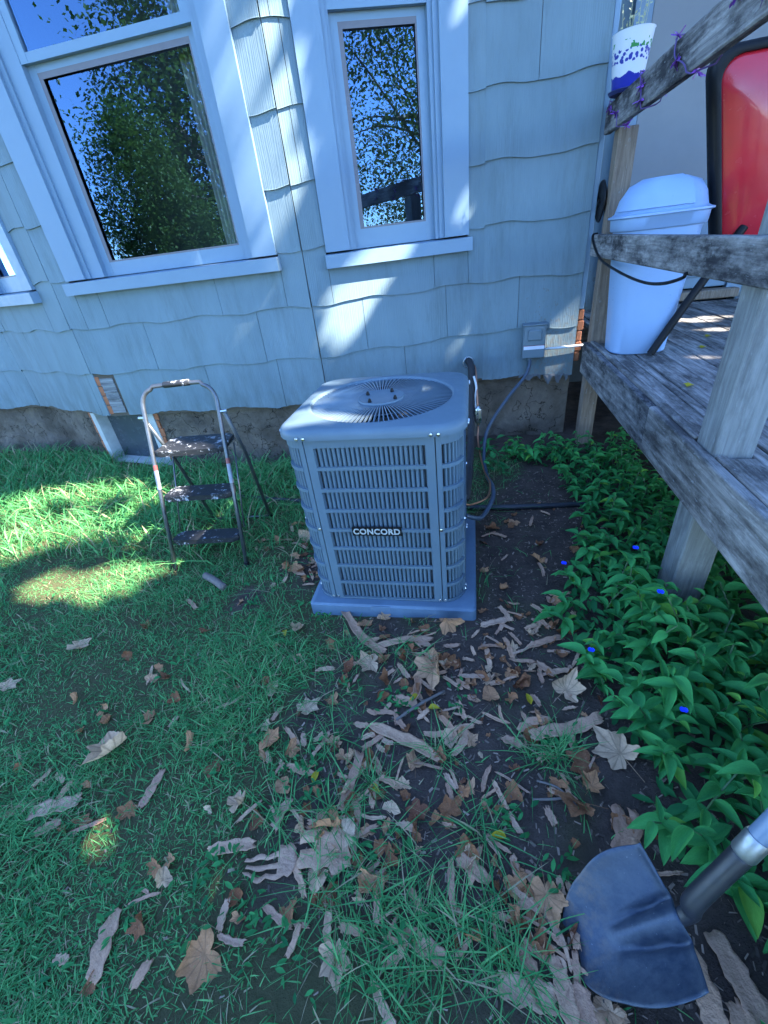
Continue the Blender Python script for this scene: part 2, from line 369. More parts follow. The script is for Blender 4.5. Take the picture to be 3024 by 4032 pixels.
# ------------------------------------------------------------------ house
A20 = radians(20)
class Wall:
    def __init__(s, O, t): s.O = Vector(O).to_3d(); s.t = Vector((t[0], t[1], 0)).normalized(); s.n = Vector((s.t.y, -s.t.x, 0))
    def p(s, u, d, z): q = s.O + s.t*u + s.n*d; return (q.x, q.y, z)
    def box(s, mb, u0, u1, d0, d1, z0, z1):
        return mb.hexa([s.p(u0,d1,z0), s.p(u1,d1,z0), s.p(u1,d0,z0), s.p(u0,d0,z0), s.p(u0,d1,z1), s.p(u1,d1,z1), s.p(u1,d0,z1), s.p(u0,d0,z1)])
W_FRONT = Wall((-3.043, 3.13), (1, 0)); L_FRONT = 1.964
W_SIDE = Wall((-1.079, 3.13), (cos(A20), sin(A20))); L_SIDE = 1.229
W_MAIN = Wall((.076, 3.55), (1, 0)); L_MAIN = .669
W_LEFT = Wall((-3.043-1.229*cos(A20), 3.13+1.229*sin(A20)), (cos(A20), -sin(A20))); L_LEFT = 1.229
W_FARL = Wall((-8.0, 3.55), (1, 0)); L_FARL = 8.0-4.198
house = thing("house", (-1.5, 4.0, 0), "pale painted house with wavy-edged shingle siding and an angled window bay", "house")
ZT = 4.0
COURSE = [.515, .858, 1.199, 1.531, 1.866, 2.210, 2.552, 2.90, 3.25, 3.60]
def wall(name_label, W, L, wins, joints, seed, missing=()):
    rr = random.Random(seed)
    mb = MB()     # sheathing with openings
    us = sorted({0., L, *[q for w_ in wins for q in (w_[0], w_[1])]}); 
    for a, b in zip(us[:-1], us[1:]):
        ops = [w_ for w_ in wins if w_[0] <= a+1e-6 and w_[1] >= b-1e-6]
        if ops: W.box(mb, a, b, -.12, 0, .50, ops[0][2]+.02); W.box(mb, a, b, -.12, 0, ops[0][3]-.02, ZT)
        else: W.box(mb, a, b, -.12, 0, .50, ZT)
    wo = mb.build("wall", M_SHEATH, house); wo["label"] = name_label
    for k in range(len(COURSE)):
        z0 = COURSE[k]; z1 = COURSE[k+1] if k+1 < len(COURSE) else ZT
        js = joints.get(k)
        if js is None:
            js = []; u = rr.uniform(.2, .8)
            while u < L-.08: js.append(u); u += rr.uniform(.75, 1.05)
        cuts = [0.] + [j for j in js if .03 < j < L-.03] + [L]
        rects = []
        for a, b in zip(cuts[:-1], cuts[1:]):
            todo = [(a, b, z0, z1, True)]
            for (wa, wb, wz0, wz1) in wins:
                nxt = []
                for (p, q, e, f, wavy) in todo:
                    if q <= wa or p >= wb or f <= wz0 or e >= wz1: nxt.append((p, q, e, f, wavy)); continue
                    if p < wa: nxt.append((p, wa, e, f, wavy))
                    if q > wb: nxt.append((wb, q, e, f, wavy))
                    p2, q2 = max(p, wa), min(q, wb)
                    if e < wz0: nxt.append((p2, q2, e, wz0, wavy))
                    if f > wz1: nxt.append((p2, q2, wz1, f, False))
                todo = nxt
            rects += todo
        for (p, q, e, f, wavy) in rects:
            if q-p < .012 or f-e < .012 or any(k == mk and p < mu < q for mk, mu in missing): continue
            g = .0016; p += g; q -= g; top_full = f >= z1-1e-6
            N = max(2, int((q-p)/.02)); db = .019+rr.uniform(-.002, .003); dt = .0065
            tilt = rr.uniform(-.003, .003); rows = [[], [], [], []]
            for i in range(N+1):
                u = p+(q-p)*i/N
                zz = e + ((.011*sin(2*pi*(u+seed*.13+k*.07+.05*sin(k*2.3))/.60)+.0025*sin(2*pi*u/.23+k)) if wavy else 0) + tilt*(u-p) + (rr.uniform(-.004, .003) if wavy and k == 0 else 0)
                hf = (f-zz)/(z1-z0); dtop = db+(dt-db)*min(1, hf)
                ftop = f+.015 if top_full else f
                rows[0].append(W.p(u, .004, zz)); rows[1].append(W.p(u, db, zz)); rows[2].append(W.p(u, db-.001, zz+.004)); rows[3].append(W.p(u, dtop, ftop))
            n = N+1; vs = rows[0]+rows[1]+rows[2]+rows[3]; fs = []
            for r_ in range(3):
                for i in range(N): fs.append((r_*n+i, r_*n+i+1, (r_+1)*n+i+1, (r_+1)*n+i))
            b0 = len(vs); vs += [W.p(p, .001, f), W.p(q, .001, f)]
            fs += [(0, n, 2*n, 3*n, b0), (n-1, b0+1, 4*n-1, 3*n-1, 2*n-1)]
            MB().add(vs, fs).build("shingle", M_SIDE, wo)
    return wo
WIN_F = (.156, 1.796, 1.427, 3.62); WIN_S = (.151, 1.114, 1.403, 3.62); WIN_L = (.115, .975, 1.403, 3.62)
wall("bay front wall below and around the wide window", W_FRONT, L_FRONT, [WIN_F], {0: [.19, 1.02, 1.62], 1: [.63, 1.55], 2: [.35, 1.3], 3: [1.0]}, 1, ((0, .1),))
wall("angled bay wall around the narrow window", W_SIDE, L_SIDE, [WIN_S], {0: [.62], 1: [.35, .95], 2: [.87], 3: [.5], 4: [.07], 5: [.09], 6: [.05]}, 2)
wall("wall beside the deck with flaking paint", W_MAIN, L_MAIN, [], {0: [], 1: [.25], 2: [], 3: [], 4: [], 5: [.3], 6: []}, 3)
wall("angled bay wall at far left", W_LEFT, L_LEFT, [WIN_L], {}, 4)
wall("wall left of the bay", W_FARL, L_FARL, [], {}, 5)
# bare clapboard strip showing where a shingle broke off at the bay corner
mb = MB()
for i in range(5):
    z0 = .53+i*.058; mb.hexa([W_FRONT.p(.04,.012,z0), W_FRONT.p(.165,.012,z0), W_FRONT.p(.165,.002,z0), W_FRONT.p(.04,.002,z0), W_FRONT.p(.04,.006,z0+.055), W_FRONT.p(.165,.006,z0+.055), W_FRONT.p(.165,.001,z0+.055), W_FRONT.p(.04,.001,z0+.055)])
mb.build("bare_clapboard", M_WOODX, house)
for i in range(4):
    W = W_FRONT; mb = MB(); W.box(mb, -.005, .035, -.03, .006-.002*(i % 2), .52+i*.08, .592+i*.08); mb.build("brick", M_BRICK, house)
# corner board and exposed brick at the right end of the wall
mb = MB(); mb.bbox(.7455, .7765, 3.548, 3.66, .96, ZT, .003); mb.build("corner_board", M_TRIM, house)
for i in range(5): MB().bbox(.747, .785+.006*(i % 2), 3.552, 3.65, .60+i*.072, .667+i*.072, .006).build("brick", M_BRICK, house)
# return wall and recess wall with storm door
mb = MB(); mb.box(.60, .744, 3.553, 4.9, .5, ZT); mb.build("return_wall", M_SIDE, house)
mb = MB(); mb.box(.744, 1.15, 4.86, 5.0, .5, ZT); mb.box(2.35, 5.2, 4.86, 5.0, .5, ZT); mb.box(1.15, 2.35, 4.86, 5.0, 3.0, ZT); mb.build("recess_wall", M_SIDE, house)
door = MB(); door.box(1.15, 1.27, 4.80, 4.87, .80, 3.0); door.box(2.23, 2.35, 4.80, 4.87, .80, 3.0); door.box(1.27, 2.23, 4.80, 4.87, 2.85, 3.0)
do = door.build("storm_door", M_TRIM, house)
MB().bbox(1.275, 2.225, 4.815, 4.85, .86, 1.66, .006).build("lower_panel", M_TRIM, do)
MB().bbox(1.36, 2.14, 4.806, 4.812, .95, 1.55, .004).build("raised_panel", M_TRIM, do)
M_SCREEN = simple("grey_door_screen", (.23, .25, .26), .6, var=.12, vs=3)
MB().box(1.28, 2.22, 4.825, 4.84, 1.66, 2.85).build("screen", M_SCREEN, do)
MB().bbox(1.2, 2.3, 4.70, 4.86, .775, .845, .008).build("threshold", M_POSTB, do)
# foundation
def found(W, L, u0=0., z0=-.3, z1=.53):
    nu, nz = int(L/.03)+1, int((z1-z0)/.03)+1
    rs = np.random.default_rng(int(L*1000)); seeds = rs.uniform([u0, z0], [u0+L, z1], (max(6, int(L*9)), 2)); off = rs.uniform(-.035, .012, len(seeds))
    mb = MB(); vs = []; fs = []
    for j in range(nz+1):
        for i in range(nu+1):
            u = u0+L*i/nu; z = z0+(z1-z0)*j/nz
            dd = (seeds[:,0]-u)**2*.8+((seeds[:,1]-z)*1.3)**2; o_ = np.argsort(dd); k0, k1 = o_[0], o_[1]
            tt = min(1, (sqrt(dd[k1])-sqrt(dd[k0]))/.05)
            d = -.055 + off[k0]*tt - .012*(1-tt) + .006*sin(40*u+9*z)*cos(33*z-7*u) + random.uniform(-.003, .003)
            vs.append(W.p(u, d, z))
    for j in range(nz):
        for i in range(nu): fs.append((j*(nu+1)+i, j*(nu+1)+i+1, (j+1)*(nu+1)+i+1, (j+1)*(nu+1)+i))
    return mb.add(vs, fs)
found(W_FRONT, L_FRONT-.36+.0, .36).build("foundation", M_FOUND, house, smooth=True)
found(W_SIDE, L_SIDE+.05).build("foundation", M_FOUND, house, smooth=True)
found(W_MAIN, L_MAIN+.1, -.1).build("foundation", M_FOUND, house, smooth=True)
found(W_LEFT, .88, -.1).build("foundation", M_FOUND, house, smooth=True)
found(W_FARL, L_FARL+.1).build("foundation", M_FOUND, house, smooth=True)
mb = MB(); mb.box(.55, .72, 3.62, 4.9, -.3, .52); mb.build("foundation", M_FOUND, house)
# basement window at the bay corner
M_OLDW = simple("peeling_pale_frame", (.44, .46, .44), .8, var=.35, vs=18, bump=.4)
mb = MB(); W_LEFT.box(mb, .80, .87, -.14, -.03, -.05, .50); bw = mb.build("basement_window", M_OLDW, house)
mb = MB(); W_FRONT.box(mb, .30, .37, -.14, -.03, -.05, .50); mb.build("jamb", M_OLDW, bw)
mb = MB(); mb.hexa([W_LEFT.p(.87,-.15,-.02), W_FRONT.p(.30,-.15,-.02), W_FRONT.p(.30,-.02,-.02), W_LEFT.p(.87,-.02,-.02), W_LEFT.p(.87,-.15,.03), W_FRONT.p(.30,-.15,.03), W_FRONT.p(.30,-.02,.03), W_LEFT.p(.87,-.02,.03)]); mb.build("sill", M_OLDW, bw)
mb = MB(); mb.add([W_LEFT.p(.86,-.13,.03), W_FRONT.p(.31,-.13,.03), W_FRONT.p(.31,-.13,.52), W_LEFT.p(.86,-.13,.52)], [(0,1,2,3)])
mb.build("pane", simple("dusty_basement_glass", (.06, .075, .085), .25, var=.4, vs=5), bw)
for i in range(6):
    mb = MB(); W_FRONT.box(mb, .372, .40+.012*(i % 2), -.10, -.035, .06+i*.075, .128+i*.075); mb.build("brick", M_BRICK, house)
for i in range(6):
    mb = MB(); W_LEFT.box(mb, .765-.012*(i % 2), .797, -.10, -.035, .06+i*.075, .128+i*.075); mb.build("brick", M_BRICK, house)
# torn underlay below the shingles beside the disconnect box
M_FELT = simple("torn_felt", (.12, .13, .14), .9, var=.3)
for (u, wd, h, dr) in ((.36, .16, .05, .02), (.52, .12, .09, .05), (.60, .08, .07, .08)):
    N = 6; vs = [];
    for j in range(3):
        for i in range(N+1): vs.append(W_MAIN.p(u-wd/2+wd*i/N, .012+.02*j/2*random.uniform(.5, 1.2), .53-h*j/2*(.6+.4*sin(i*1.7+u*9))))
    fs = [(j*(N+1)+i, (j+1)*(N+1)+i, (j+1)*(N+1)+i+1, j*(N+1)+i+1) for j in range(2) for i in range(N)]
    MB().add(vs, fs).build("torn_felt", M_FELT, house)
# roof slab with a shallow overhang
mb = MB(); fp = [(-8, 3.42), (-4.2, 3.42), (-3.1, 3.0), (-1.02, 3.0), (.1, 3.42), (.87, 3.42), (.87, 4.7), (5.2, 4.7), (5.2, 9), (-8, 9)]
mb.loft([[(x, y, 4.0) for x, y in fp], [(x, y, 4.15) for x, y in fp]]); mb.build("roof", simple("roof_edge", (.12, .12, .12), .9), house)
mb = MB(); mb.box(-8, .55, 4.75, 9, -.2, 4.0); mb.box(.6, 5.2, 5.05, 9, -.2, 4.0); mb.build("core", M_ROOM, house)

def window(W, win, glass, rail_z, label, curtain=None):
    u0, u1, zs, z1 = win; g0, g1 = glass; zt = zs+.09
    cw0, cw1 = min(.165, (g0-u0)*.62), min(.165, (u1-g1)*.62)
    mb = MB(); j0, j1 = u0+cw0, u1-cw1
    W.box(mb, j0-.02, j0+.03, -.12, .012, zt, z1); W.box(mb, j1-.03, j1+.02, -.12, .012, zt, z1); W.box(mb, j0+.03, j1-.03, -.12, .012, z1-.10, z1)
    W.box(mb, j0+.03, g0-.05, -.115, -.004, zt, z1-.1); W.box(mb, g1+.05, j1-.03, -.115, -.004, zt, z1-.1)
    wo = mb.build("window", M_TRIM, house); wo["label"] = label
    for a, b in ((u0, u0+cw0), (u1-cw1, u1)):
        mb = MB(); W.box(mb, a, b, .001, .036, zt+.001, z1); mb.build("casing", M_TRIM, wo)
    mb = MB(); W.box(mb, u0-.01, u1+.01, .001, .04, z1+.001, z1+.14); mb.build("head_casing", M_TRIM, wo)
    mb = MB(); mb.hexa([W.p(u0-.012,.072,zs), W.p(u1+.012,.072,zs), W.p(u1+.012,-.12,zs), W.p(u0-.012,-.12,zs), W.p(u0-.012,.072,zt-.014), W.p(u1+.012,.072,zt-.014), W.p(u1+.012,-.12,zt), W.p(u0-.012,-.12,zt)]); mb.build("sill", M_TRIM, wo)
    def sash(d0, d1, za, zb, bot, top, nm, glz):
        mb = MB(); s0, s1 = g0-.052, g1+.052
        W.box(mb, s0, g0, d0, d1, za, zb); W.box(mb, g1, s1, d0, d1, za, zb)
        W.box(mb, g0, g1, d0, d1-.002, za, za+bot); W.box(mb, g0, g1, d0, d1-.002, zb-top, zb)
        so_ = mb.build(nm, M_SASH, wo)
        mb = MB(); dm = (d0+d1)/2 + glz; mb.add([W.p(g0-.005,dm,za+bot-.005), W.p(g1+.005,dm,za+bot-.005), W.p(g1+.005,dm,zb-top+.005), W.p(g0-.005,dm,zb-top+.005)], [(0,1,2,3)])
        mb.build("pane", M_GLASS, wo)
    sash(-.085, -.045, zt, rail_z+.0, 1.60-zt, .04, "lower_sash", 0)
    sash(-.043, -.008, rail_z-.005, z1-.1, .045, .05, "upper_sash", 0)
    # dark screen frame round the lower light
    mb = MB(); a, b, c, d = g0, g1, 1.60, rail_z-.04; e = .016
    for q in ((a, a+e*1.6, c, d), (b-e*.6, b, c, d), (a+e*1.6, b-e*.6, c, c+e*.7), (a+e*1.6, b-e*.6, d-e*1.8, d)): W.box(mb, q[0], q[1], -.052, -.047, q[2], q[3])
    mb.build("screen_frame", M_SCREENFR, wo)
    # dim room behind the glass
    mb = MB(); vs = [W.p(u0, -.13, 1.2), W.p(u1, -.13, 1.2), W.p(u1, -.13, z1), W.p(u0, -.13, z1), W.p(u0, -.95, 1.2), W.p(u1, -.95, 1.2), W.p(u1, -.95, z1), W.p(u0, -.95, z1)]
    mb.add(vs, [(4,5,6,7), (0,1,5,4), (3,2,6,7), (0,3,7,4), (1,2,6,5)]); mb.build("room", M_ROOM, house)
    if curtain:
        a, b = curtain; N = 40; r0 = [W.p(a+(b-a)*i/N, -.2+.018*sin(i*1.1), 1.45) for i in range(N+1)]; r1 = [(p[0], p[1], 3.5) for p in r0]
        mb = MB(); mb.loft([r0, r1], closed=False); mb.build("curtain", M_CURT, wo, smooth=True)
window(W_FRONT, WIN_F, (.505, 1.521), 2.622, "wide bay window reflecting trees", (1.36, 1.56))
window(W_SIDE, WIN_S, (.403, .845), 2.585, "narrow bay window above the air conditioner")
window(W_LEFT, WIN_L, (.34, .75), 2.60, "narrow bay window cut off by the left edge")

# ------------------------------------------------------------------ equipment pad
pad = thing("equipment_pad", (-.379, 1.83, 0), "square grey plastic pad on the soil under the air conditioner", "pad")
def rrect(cx, cy, hx, hy, r, n=8):
    out = []
    for qx, qy, a0 in ((1, -1, -pi/2), (1, 1, 0), (-1, 1, pi/2), (-1, -1, pi)):
        for k in range(n+1): a = a0+pi/2*k/n; out.append((cx+qx*(hx-r)+r*cos(a), cy+qy*(hy-r)+r*sin(a)))
    return out
mb = MB(); L_ = lambda h, z, r=.02: [(x, y, z) for x, y in rrect(-.379, 1.826, h, h-.008, r, 3)]
mb.loft([L_(.398, -.06), L_(.397, .058), L_(.389, .067)]); mb.build("slab", M_PAD, pad, smooth=True, angle=40)
MB().bbox(-.47, -.38, 1.4355, 1.4415, .035, .064, .002).build("moulded_tab", M_PAD, pad)

# ------------------------------------------------------------------ air conditioner
AX, AY, HB, CRN = -.39, 1.838, .358, .10
ac = thing("air_conditioner", (AX, AY, .068), "grey metal outdoor air conditioner with louvred sides and round fan grille on top", "air conditioner")
seg_len = 2*(HB-CRN); arc = CRN*pi/2; PER = 4*(seg_len+arc)
def per(s):   # start at middle of front side, going right
    s = (s + seg_len/2) % PER; k = int(s // (seg_len+arc)); t = s - k*(seg_len+arc); a = k*pi/2
    if t < seg_len: lx, ly, nx_, ny_ = -seg_len/2+t, -HB, 0., -1.
    else:
        b = (t-seg_len)/CRN; lx, ly = seg_len/2+CRN*sin(b), -HB+CRN-CRN*cos(b); nx_, ny_ = sin(b), -cos(b)
    c_, s_ = cos(a), sin(a)
    return (AX+lx*c_-ly*s_, AY+lx*s_+ly*c_, nx_*c_-ny_*s_, nx_*s_+ny_*c_)
def pp(s, d, z): x, y, a, b = per(s); return (x+a*d, y+b*d, z)
def strip(mb, s0, s1, z0, z1, d0, d1, step=.025):
    n = max(1, int((s1-s0)/step)); R = []
    for i in range(n+1):
        s = s0+(s1-s0)*i/n; R.append([pp(s, d0, z0), pp(s, d1, z0), pp(s, d1, z1), pp(s, d0, z1)])
    mb.loft(R)
ROWT = [.856-.099*i for i in range(8)]; ROWH = .084; ZB, ZL = .070, .900
half = .2565
def louvre_panel(name, s0, s1, m0, m1, bulge=0.):
    mb = MB(); g = .002
    strip(mb, s0+g, s0+m0, ZB, ZL, -.010, 0); strip(mb, s1-m1, s1-g, ZB, ZL, -.010, 0)
    zs = [ZL] + [q for t_ in ROWT for q in (t_, t_-ROWH)] + [ZB]
    for i in range(0, len(zs), 2): strip(mb, s0+m0, s1-m1, zs[i+1], zs[i], -.010, bulge if 0 < i < len(zs)-2 else 0)
    po = mb.build(name, M_AC, ac)
    n = max(3, int((s1-m1-s0-m0)/.0186)); pitch = (s1-m1-s0-m0)/n
    for zt_ in ROWT:
        mb = MB()
        for i in range(n+1):
            s = s0+m0+pitch*i; hw = pitch*(.39 if 0 < i < n else .2)
            sec = [(-hw, -.020), (-hw, -.015), (-hw*.55, -.0095), (hw*.4, -.0095), (hw, -.016), (hw, -.020)]
            zlo, zhi = zt_-ROWH, zt_
            mb.loft([[pp(s+a, d, z) for a, d in sec] for z in (zlo-.002, zhi+.002)], caps=False)
            if i < n:     # rounded slot ends
                for zz, sg in ((zlo, 1), (zhi, -1)):
                    sa, sb = s+hw*.6, s+pitch-hw*.6; mid = (sa+sb)/2
                    mb.add([pp(sa, -.005, zz-sg*.003), pp(sb, -.005, zz-sg*.003), pp(sb, -.005, zz+sg*.005), pp(mid, -.005, zz+sg*.001), pp(sa, -.005, zz+sg*.005)], [(0,1,2,3,4)])
        mb.build("louvre_row", M_AC, po, smooth=True, angle=50)
    return po
side = seg_len+arc
for k in range(4):
    c = k*side
    nm = "front_panel" if k == 0 else "side_panel"
    po = louvre_panel(nm, c-half, c+half, .037, .037)
    cp = louvre_panel("corner_panel", c+half, c+side-half, .022, .022, .003)
mb = MB(); R = [pp(PER*i/96, -.03, ZB+.01) for i in range(96)]; mb.loft([R, [(x, y, ZL-.01) for x, y, z in R]], caps=False); mb.build("coil", M_COIL, ac)
mb = MB(); R0 = [pp(PER*i/96, -.004, 0) for i in range(96)]
mb.loft([[(x, y, .0675) for x, y, z in R0], [(x, y, .073) for x, y, z in R0]]); mb.build("base_pan", M_AC, ac)
# lid
FX, FY, FR = -.39, 1.832, .306
N = 96; out0 = [per(PER*i/N) for i in range(N)]; ang = [atan2(y-FY, x-FX) for x, y, _, _ in out0]
def ring_c(r, z): return [(FX+r*cos(a), FY+r*sin(a), z) for a in ang]
def ring_o(d, z): return [(x+a*d, y+b*d, z) for x, y, a, b in out0]
mb = MB(); mb.loft([ring_c(FR-.006, .905), ring_c(FR, .921), ring_c(FR+.004, .936), ring_c(FR+.012, .940), ring_c(FR+.022, .937), ring_o(-.012, .934), ring_o(.002, .931), ring_o(.012, .923), ring_o(.017, .910), ring_o(.017, .893), ring_o(.010, .892)], caps=False)
lid = mb.build("lid", M_AC, ac, smooth=True, angle=55)
mb = MB()
for k in range(92):
    a = 2*pi*k/92; ca, sa = cos(a), sin(a); w_ = .0021
    R = []
    for r, z in ((.075, .930), (.16, .936), (.24, .936), (FR+.001, .930)):
        tx, ty = -sa*w_, ca*w_; sk = .002
        R.append([(FX+ca*r-tx, FY+sa*r-ty, z), (FX+ca*r+tx, FY+sa*r+ty, z), (FX+ca*r+tx-sa*sk, FY+sa*r+ty+ca*sk, z-.008), (FX+ca*r-tx-sa*sk, FY+sa*r-ty+ca*sk, z-.008)])
    mb.loft(R)
gd = mb.build("fan_guard", M_GUARD, ac)
mb = MB()
for r in (.17, .25): mb.tube([(FX+r*cos(2*pi*k/48), FY+r*sin(2*pi*k/48), .914) for k in range(49)], .0025, 5)
mb.build("support_ring", M_GUARD, gd)
mb = MB(); mb.lathe([(.001, .918), (.098, .924), (.104, .933), (.101, .940), (.092, .938), (.06, .936), (.001, .9355)], (FX, FY, 0), 40, caps=False); hub = mb.build("hub_plate", M_AC, gd, smooth=True, angle=35)
for sx_, sy_ in ((-1,-1),(1,-1),(1,1),(-1,1)):
    mb = MB(); a = radians(12); x, y = FX+.072*(sx_*cos(a)*.75-sy_*sin(a)), FY+.072*(sx_*sin(a)+sy_*cos(a)*.75)
    mb.lathe([(.0085, .935), (.0085, .941), (.006, .948), (.004, .953)], (x, y, 0), 6); mb.build("nut", M_BLACK, ac)
mb = MB()
for k in range(3):
    a0 = 2*pi*k/3+.5; vs = []
    for j in range(7):
        for r in (.06, .15, .27): a = a0+j*.14+.2*(r-.06); vs.append((FX+r*cos(a), FY+r*sin(a), .80+.012*j))
    mb.add(vs, [(j*3+i, j*3+i+1, j*3+i+4, j*3+i+3) for j in range(6) for i in range(2)])
mb.lathe([(.07, .72), (.07, .82)], (FX, FY, 0), 20); mb.build("fan", simple("fan_metal", (.16, .17, .18), .5, metal=.4), ac)
def screw(s, z, d=.0):
    mb = MB(); c = Vector(pp(s, d, z)); n_ = Vector((per(s)[2], per(s)[3], 0))
    mb.tube([c, c+n_*.004, c+n_*.0055], [.007, .007, .004], 8); mb.build("screw", M_STEEL, ac, smooth=True, angle=40)
for k in range(4):
    c = k*side
    for s in (c-half, c+half):
        for q in (-.0125, .0125): screw(s+q, .903, .0175); screw(s+q, .082)
    screw(c-half-.008, .475); screw(c+half+.008, .475)
mb = MB(); mb.bbox(-.508, -.292, 1.4735, 1.4785, .446, .491, .0015); badge = mb.build("badge", M_BLACK, ac)
cu_ = bpy.data.curves.new("badge_text", 'FONT'); cu_.body = "CONCORD"; cu_.size = .044; cu_.extrude = .0012; cu_.offset = .0011; cu_.align_x = 'CENTER'; cu_.align_y = 'CENTER'; cu_.space_character = 1.08
tmp = bpy.data.objects.new("badge_text", cu_); col.objects.link(tmp); bpy.context.view_layer.update()
tme = bpy.data.meshes.new_from_object(tmp.evaluated_get(bpy.context.evaluated_depsgraph_get())); bpy.data.objects.remove(tmp)
xs = [v.co.x for v in tme.vertices]; ys = [v.co.y for v in tme.vertices]; sxx = .204/(max(xs)-min(xs)); sy2 = .029/(max(ys)-min(ys)); xm, ym = (max(xs)+min(xs))/2, (max(ys)+min(ys))/2
for v in tme.vertices:
    x, y, z = v.co; v.co = (-.40+(x-xm)*sxx-AX, 1.4725-z-AY, .4685+(y-ym)*sy2-.068)
tme.materials.clear(); tme.materials.append(M_SILVERTXT)
lt = bpy.data.objects.new("lettering", tme); col.objects.link(lt); lt.parent = badge

# ------------------------------------------------------------------ pipes, conduit, disconnect box, hose
ls = thing("refrigerant_line", (-.03, 3.4, 0), "black foam-wrapped pipe from the wall hole down behind the air conditioner", "pipe")
MB().tube(spline([(-.035,3.53,.658), (-.022,3.44,.672), (-.006,3.36,.64), (-.004,3.31,.52), (-.006,3.26,.40), (-.008,3.1,.22), (-.02,2.7,.12), (-.03,2.4,.16), (-.04,2.205,.20)]), .026, 12).build("insulated_pipe", M_INSUL, ls, smooth=True)
MB().tube(spline([(-.02,3.52,.648), (.022,3.40,.64), (.034,3.30,.52), (.042,3.22,.40)]), .006, 8).build("copper_pipe", M_COPPER, ls, smooth=True)
MB().tube(spline([(.045,3.2,.25), (.045,3.1,.15), (.08,2.8,.08), (.11,2.5,.14), (.09,2.3,.15), (.0,2.15,.19), (-.035,2.1,.22)]), .006, 8).build("copper_pipe", M_COPPER, ls, smooth=True)
MB().lathe([(.006, .405), (.012, .398), (.024, .385), (.026, .375), (.026, .29), (.024, .28), (.012, .262), (.006, .25)], (.045, 3.21, 0), 20).build("filter_drier", M_STEEL, ls, smooth=True, angle=50)
MB().tube([(-.03+.04*cos(2*pi*k/20)*cos(A20), 3.497+.04*cos(2*pi*k/20)*sin(A20), .658+.04*sin(2*pi*k/20)) for k in range(21)], .004, 6).build("wall_ring", M_STEEL, ls, smooth=True)
MB().tube(spline([(.012,3.31,.60), (.03,3.29,.52), (.02,3.28,.43), (.03,3.25,.36)]), [.008]*25, 6).build("white_tape", M_PVC, ls)
wh = thing("electrical_conduit", (.4, 3.45, 0), "blue-grey flexible conduit curving from the disconnect box to the air conditioner", "conduit")
MB().tube(spline([(.425,3.492,.665), (.420,3.465,.60), (.385,3.43,.53), (.268,3.33,.42), (.12,3.2,.23), (.085,3.0,.10), (.10,2.75,.06), (.125,2.5,.12), (.122,2.32,.13), (.06,2.12,.13), (.01,2.04,.17), (-.033,2.0,.21)], 10), .013, 10).build("flexible_tube", M_WHIP, wh, smooth=True)
MB().tube([(.425,3.492,.672), (.425,3.492,.645)], .019, 10).build("fitting", M_BOXM, wh, smooth=True, angle=40)
db_ = thing("disconnect_box", (.44, 3.49, .66), "grey metal electrical disconnect box on the wall above the conduit", "electrical box")
MB().bbox(.366, .522, 3.455, 3.533, .666, .893, .004).build("case", M_BOXM, db_)
MB().bbox(.360, .528, 3.445, 3.533, .893, .901, .002).build("rain_hood", M_BOXM, db_)
MB().bbox(.374, .514, 3.449, 3.456, .755, .885, .003).build("cover", M_BOXM, db_)
MB().bbox(.395, .495, 3.440, 3.450, .79, .865, .008).build("raised_pull", M_BOXM, db_)
MB().box(.372, .516, 3.4525, 3.4545, .728, .752).build("warning_label", simple("white_label", (.7, .7, .78), .5), db_)
MB().box(.372, .516, 3.4520, 3.4530, .7525, .758).build("warning_label", simple("red_label", (.5, .03, .05), .5), db_)
pv = MB().tube([(.523,3.515,.712), (.62,3.513,.714), (.74,3.515,.718), (.90,3.52,.722)], .009, 10).build("wall_pipe", M_PVC, None, smooth=True, loc=(.65, 3.51, .71)); tag(pv, "thin white pipe running along the wall from the disconnect box to the deck", "pipe")
hz = lambda x, y: gzf(x, y)+.016
hp = [(-2.3,2.72), (-1.95,2.62), (-1.67,2.555), (-1.24,2.48), (-.8,2.46), (-.4,2.43), (-.015,2.40), (.295,2.383), (.69,2.44), (1.0,2.5), (1.5,2.4)]
ho = MB().tube(spline([(x, y, hz(x, y)+.004) for x, y in hp], 8), .017, 10).build("garden_hose", M_HOSE, None, smooth=True, loc=(0, 2.4, 0)); tag(ho, "black hose lying on the soil and passing behind the air conditioner", "hose")

# ------------------------------------------------------------------ step stool
SY = radians(6); SO = Vector((-1.495, 1.74, 0))
def st(x, y, z): return (SO.x + x*cos(SY) - y*sin(SY), SO.y + x*sin(SY) + y*cos(SY), z)
stool = thing("step_stool", tuple(SO), "folding three-step metal stool with black paint-spattered treads on the grass", "step stool")
def leanx(z): return .32*z/1.0
hwid = .220
def rail_pt(sg, z): return st(sg*(hwid-.012*z), leanx(z), z)
pts = [rail_pt(-1, -.02), rail_pt(-1, .45), rail_pt(-1, .90)]
cr_ = .075
for k in range(1, 8):
    a = pi/2*k/8; pts.append(st(-hwid+.012+cr_-cr_*cos(a), leanx(.90+cr_*sin(a)), .90+cr_*1.1*sin(a)))
top = [st(-hwid+.012+cr_, leanx(.995), .995), st(0, leanx(.998), .998), st(hwid-.012-cr_, leanx(.995), .995)]
pts += top
for k in range(7, 0, -1):
    a = pi/2*k/8; pts.append(st(hwid-.012-cr_+cr_*cos(a), leanx(.90+cr_*sin(a)), .90+cr_*1.1*sin(a)))
pts += [rail_pt(1, .90), rail_pt(1, .45), rail_pt(1, -.02)]
MB().tube(pts, .0112, 12).build("front_frame", M_TUBE, stool, smooth=True)
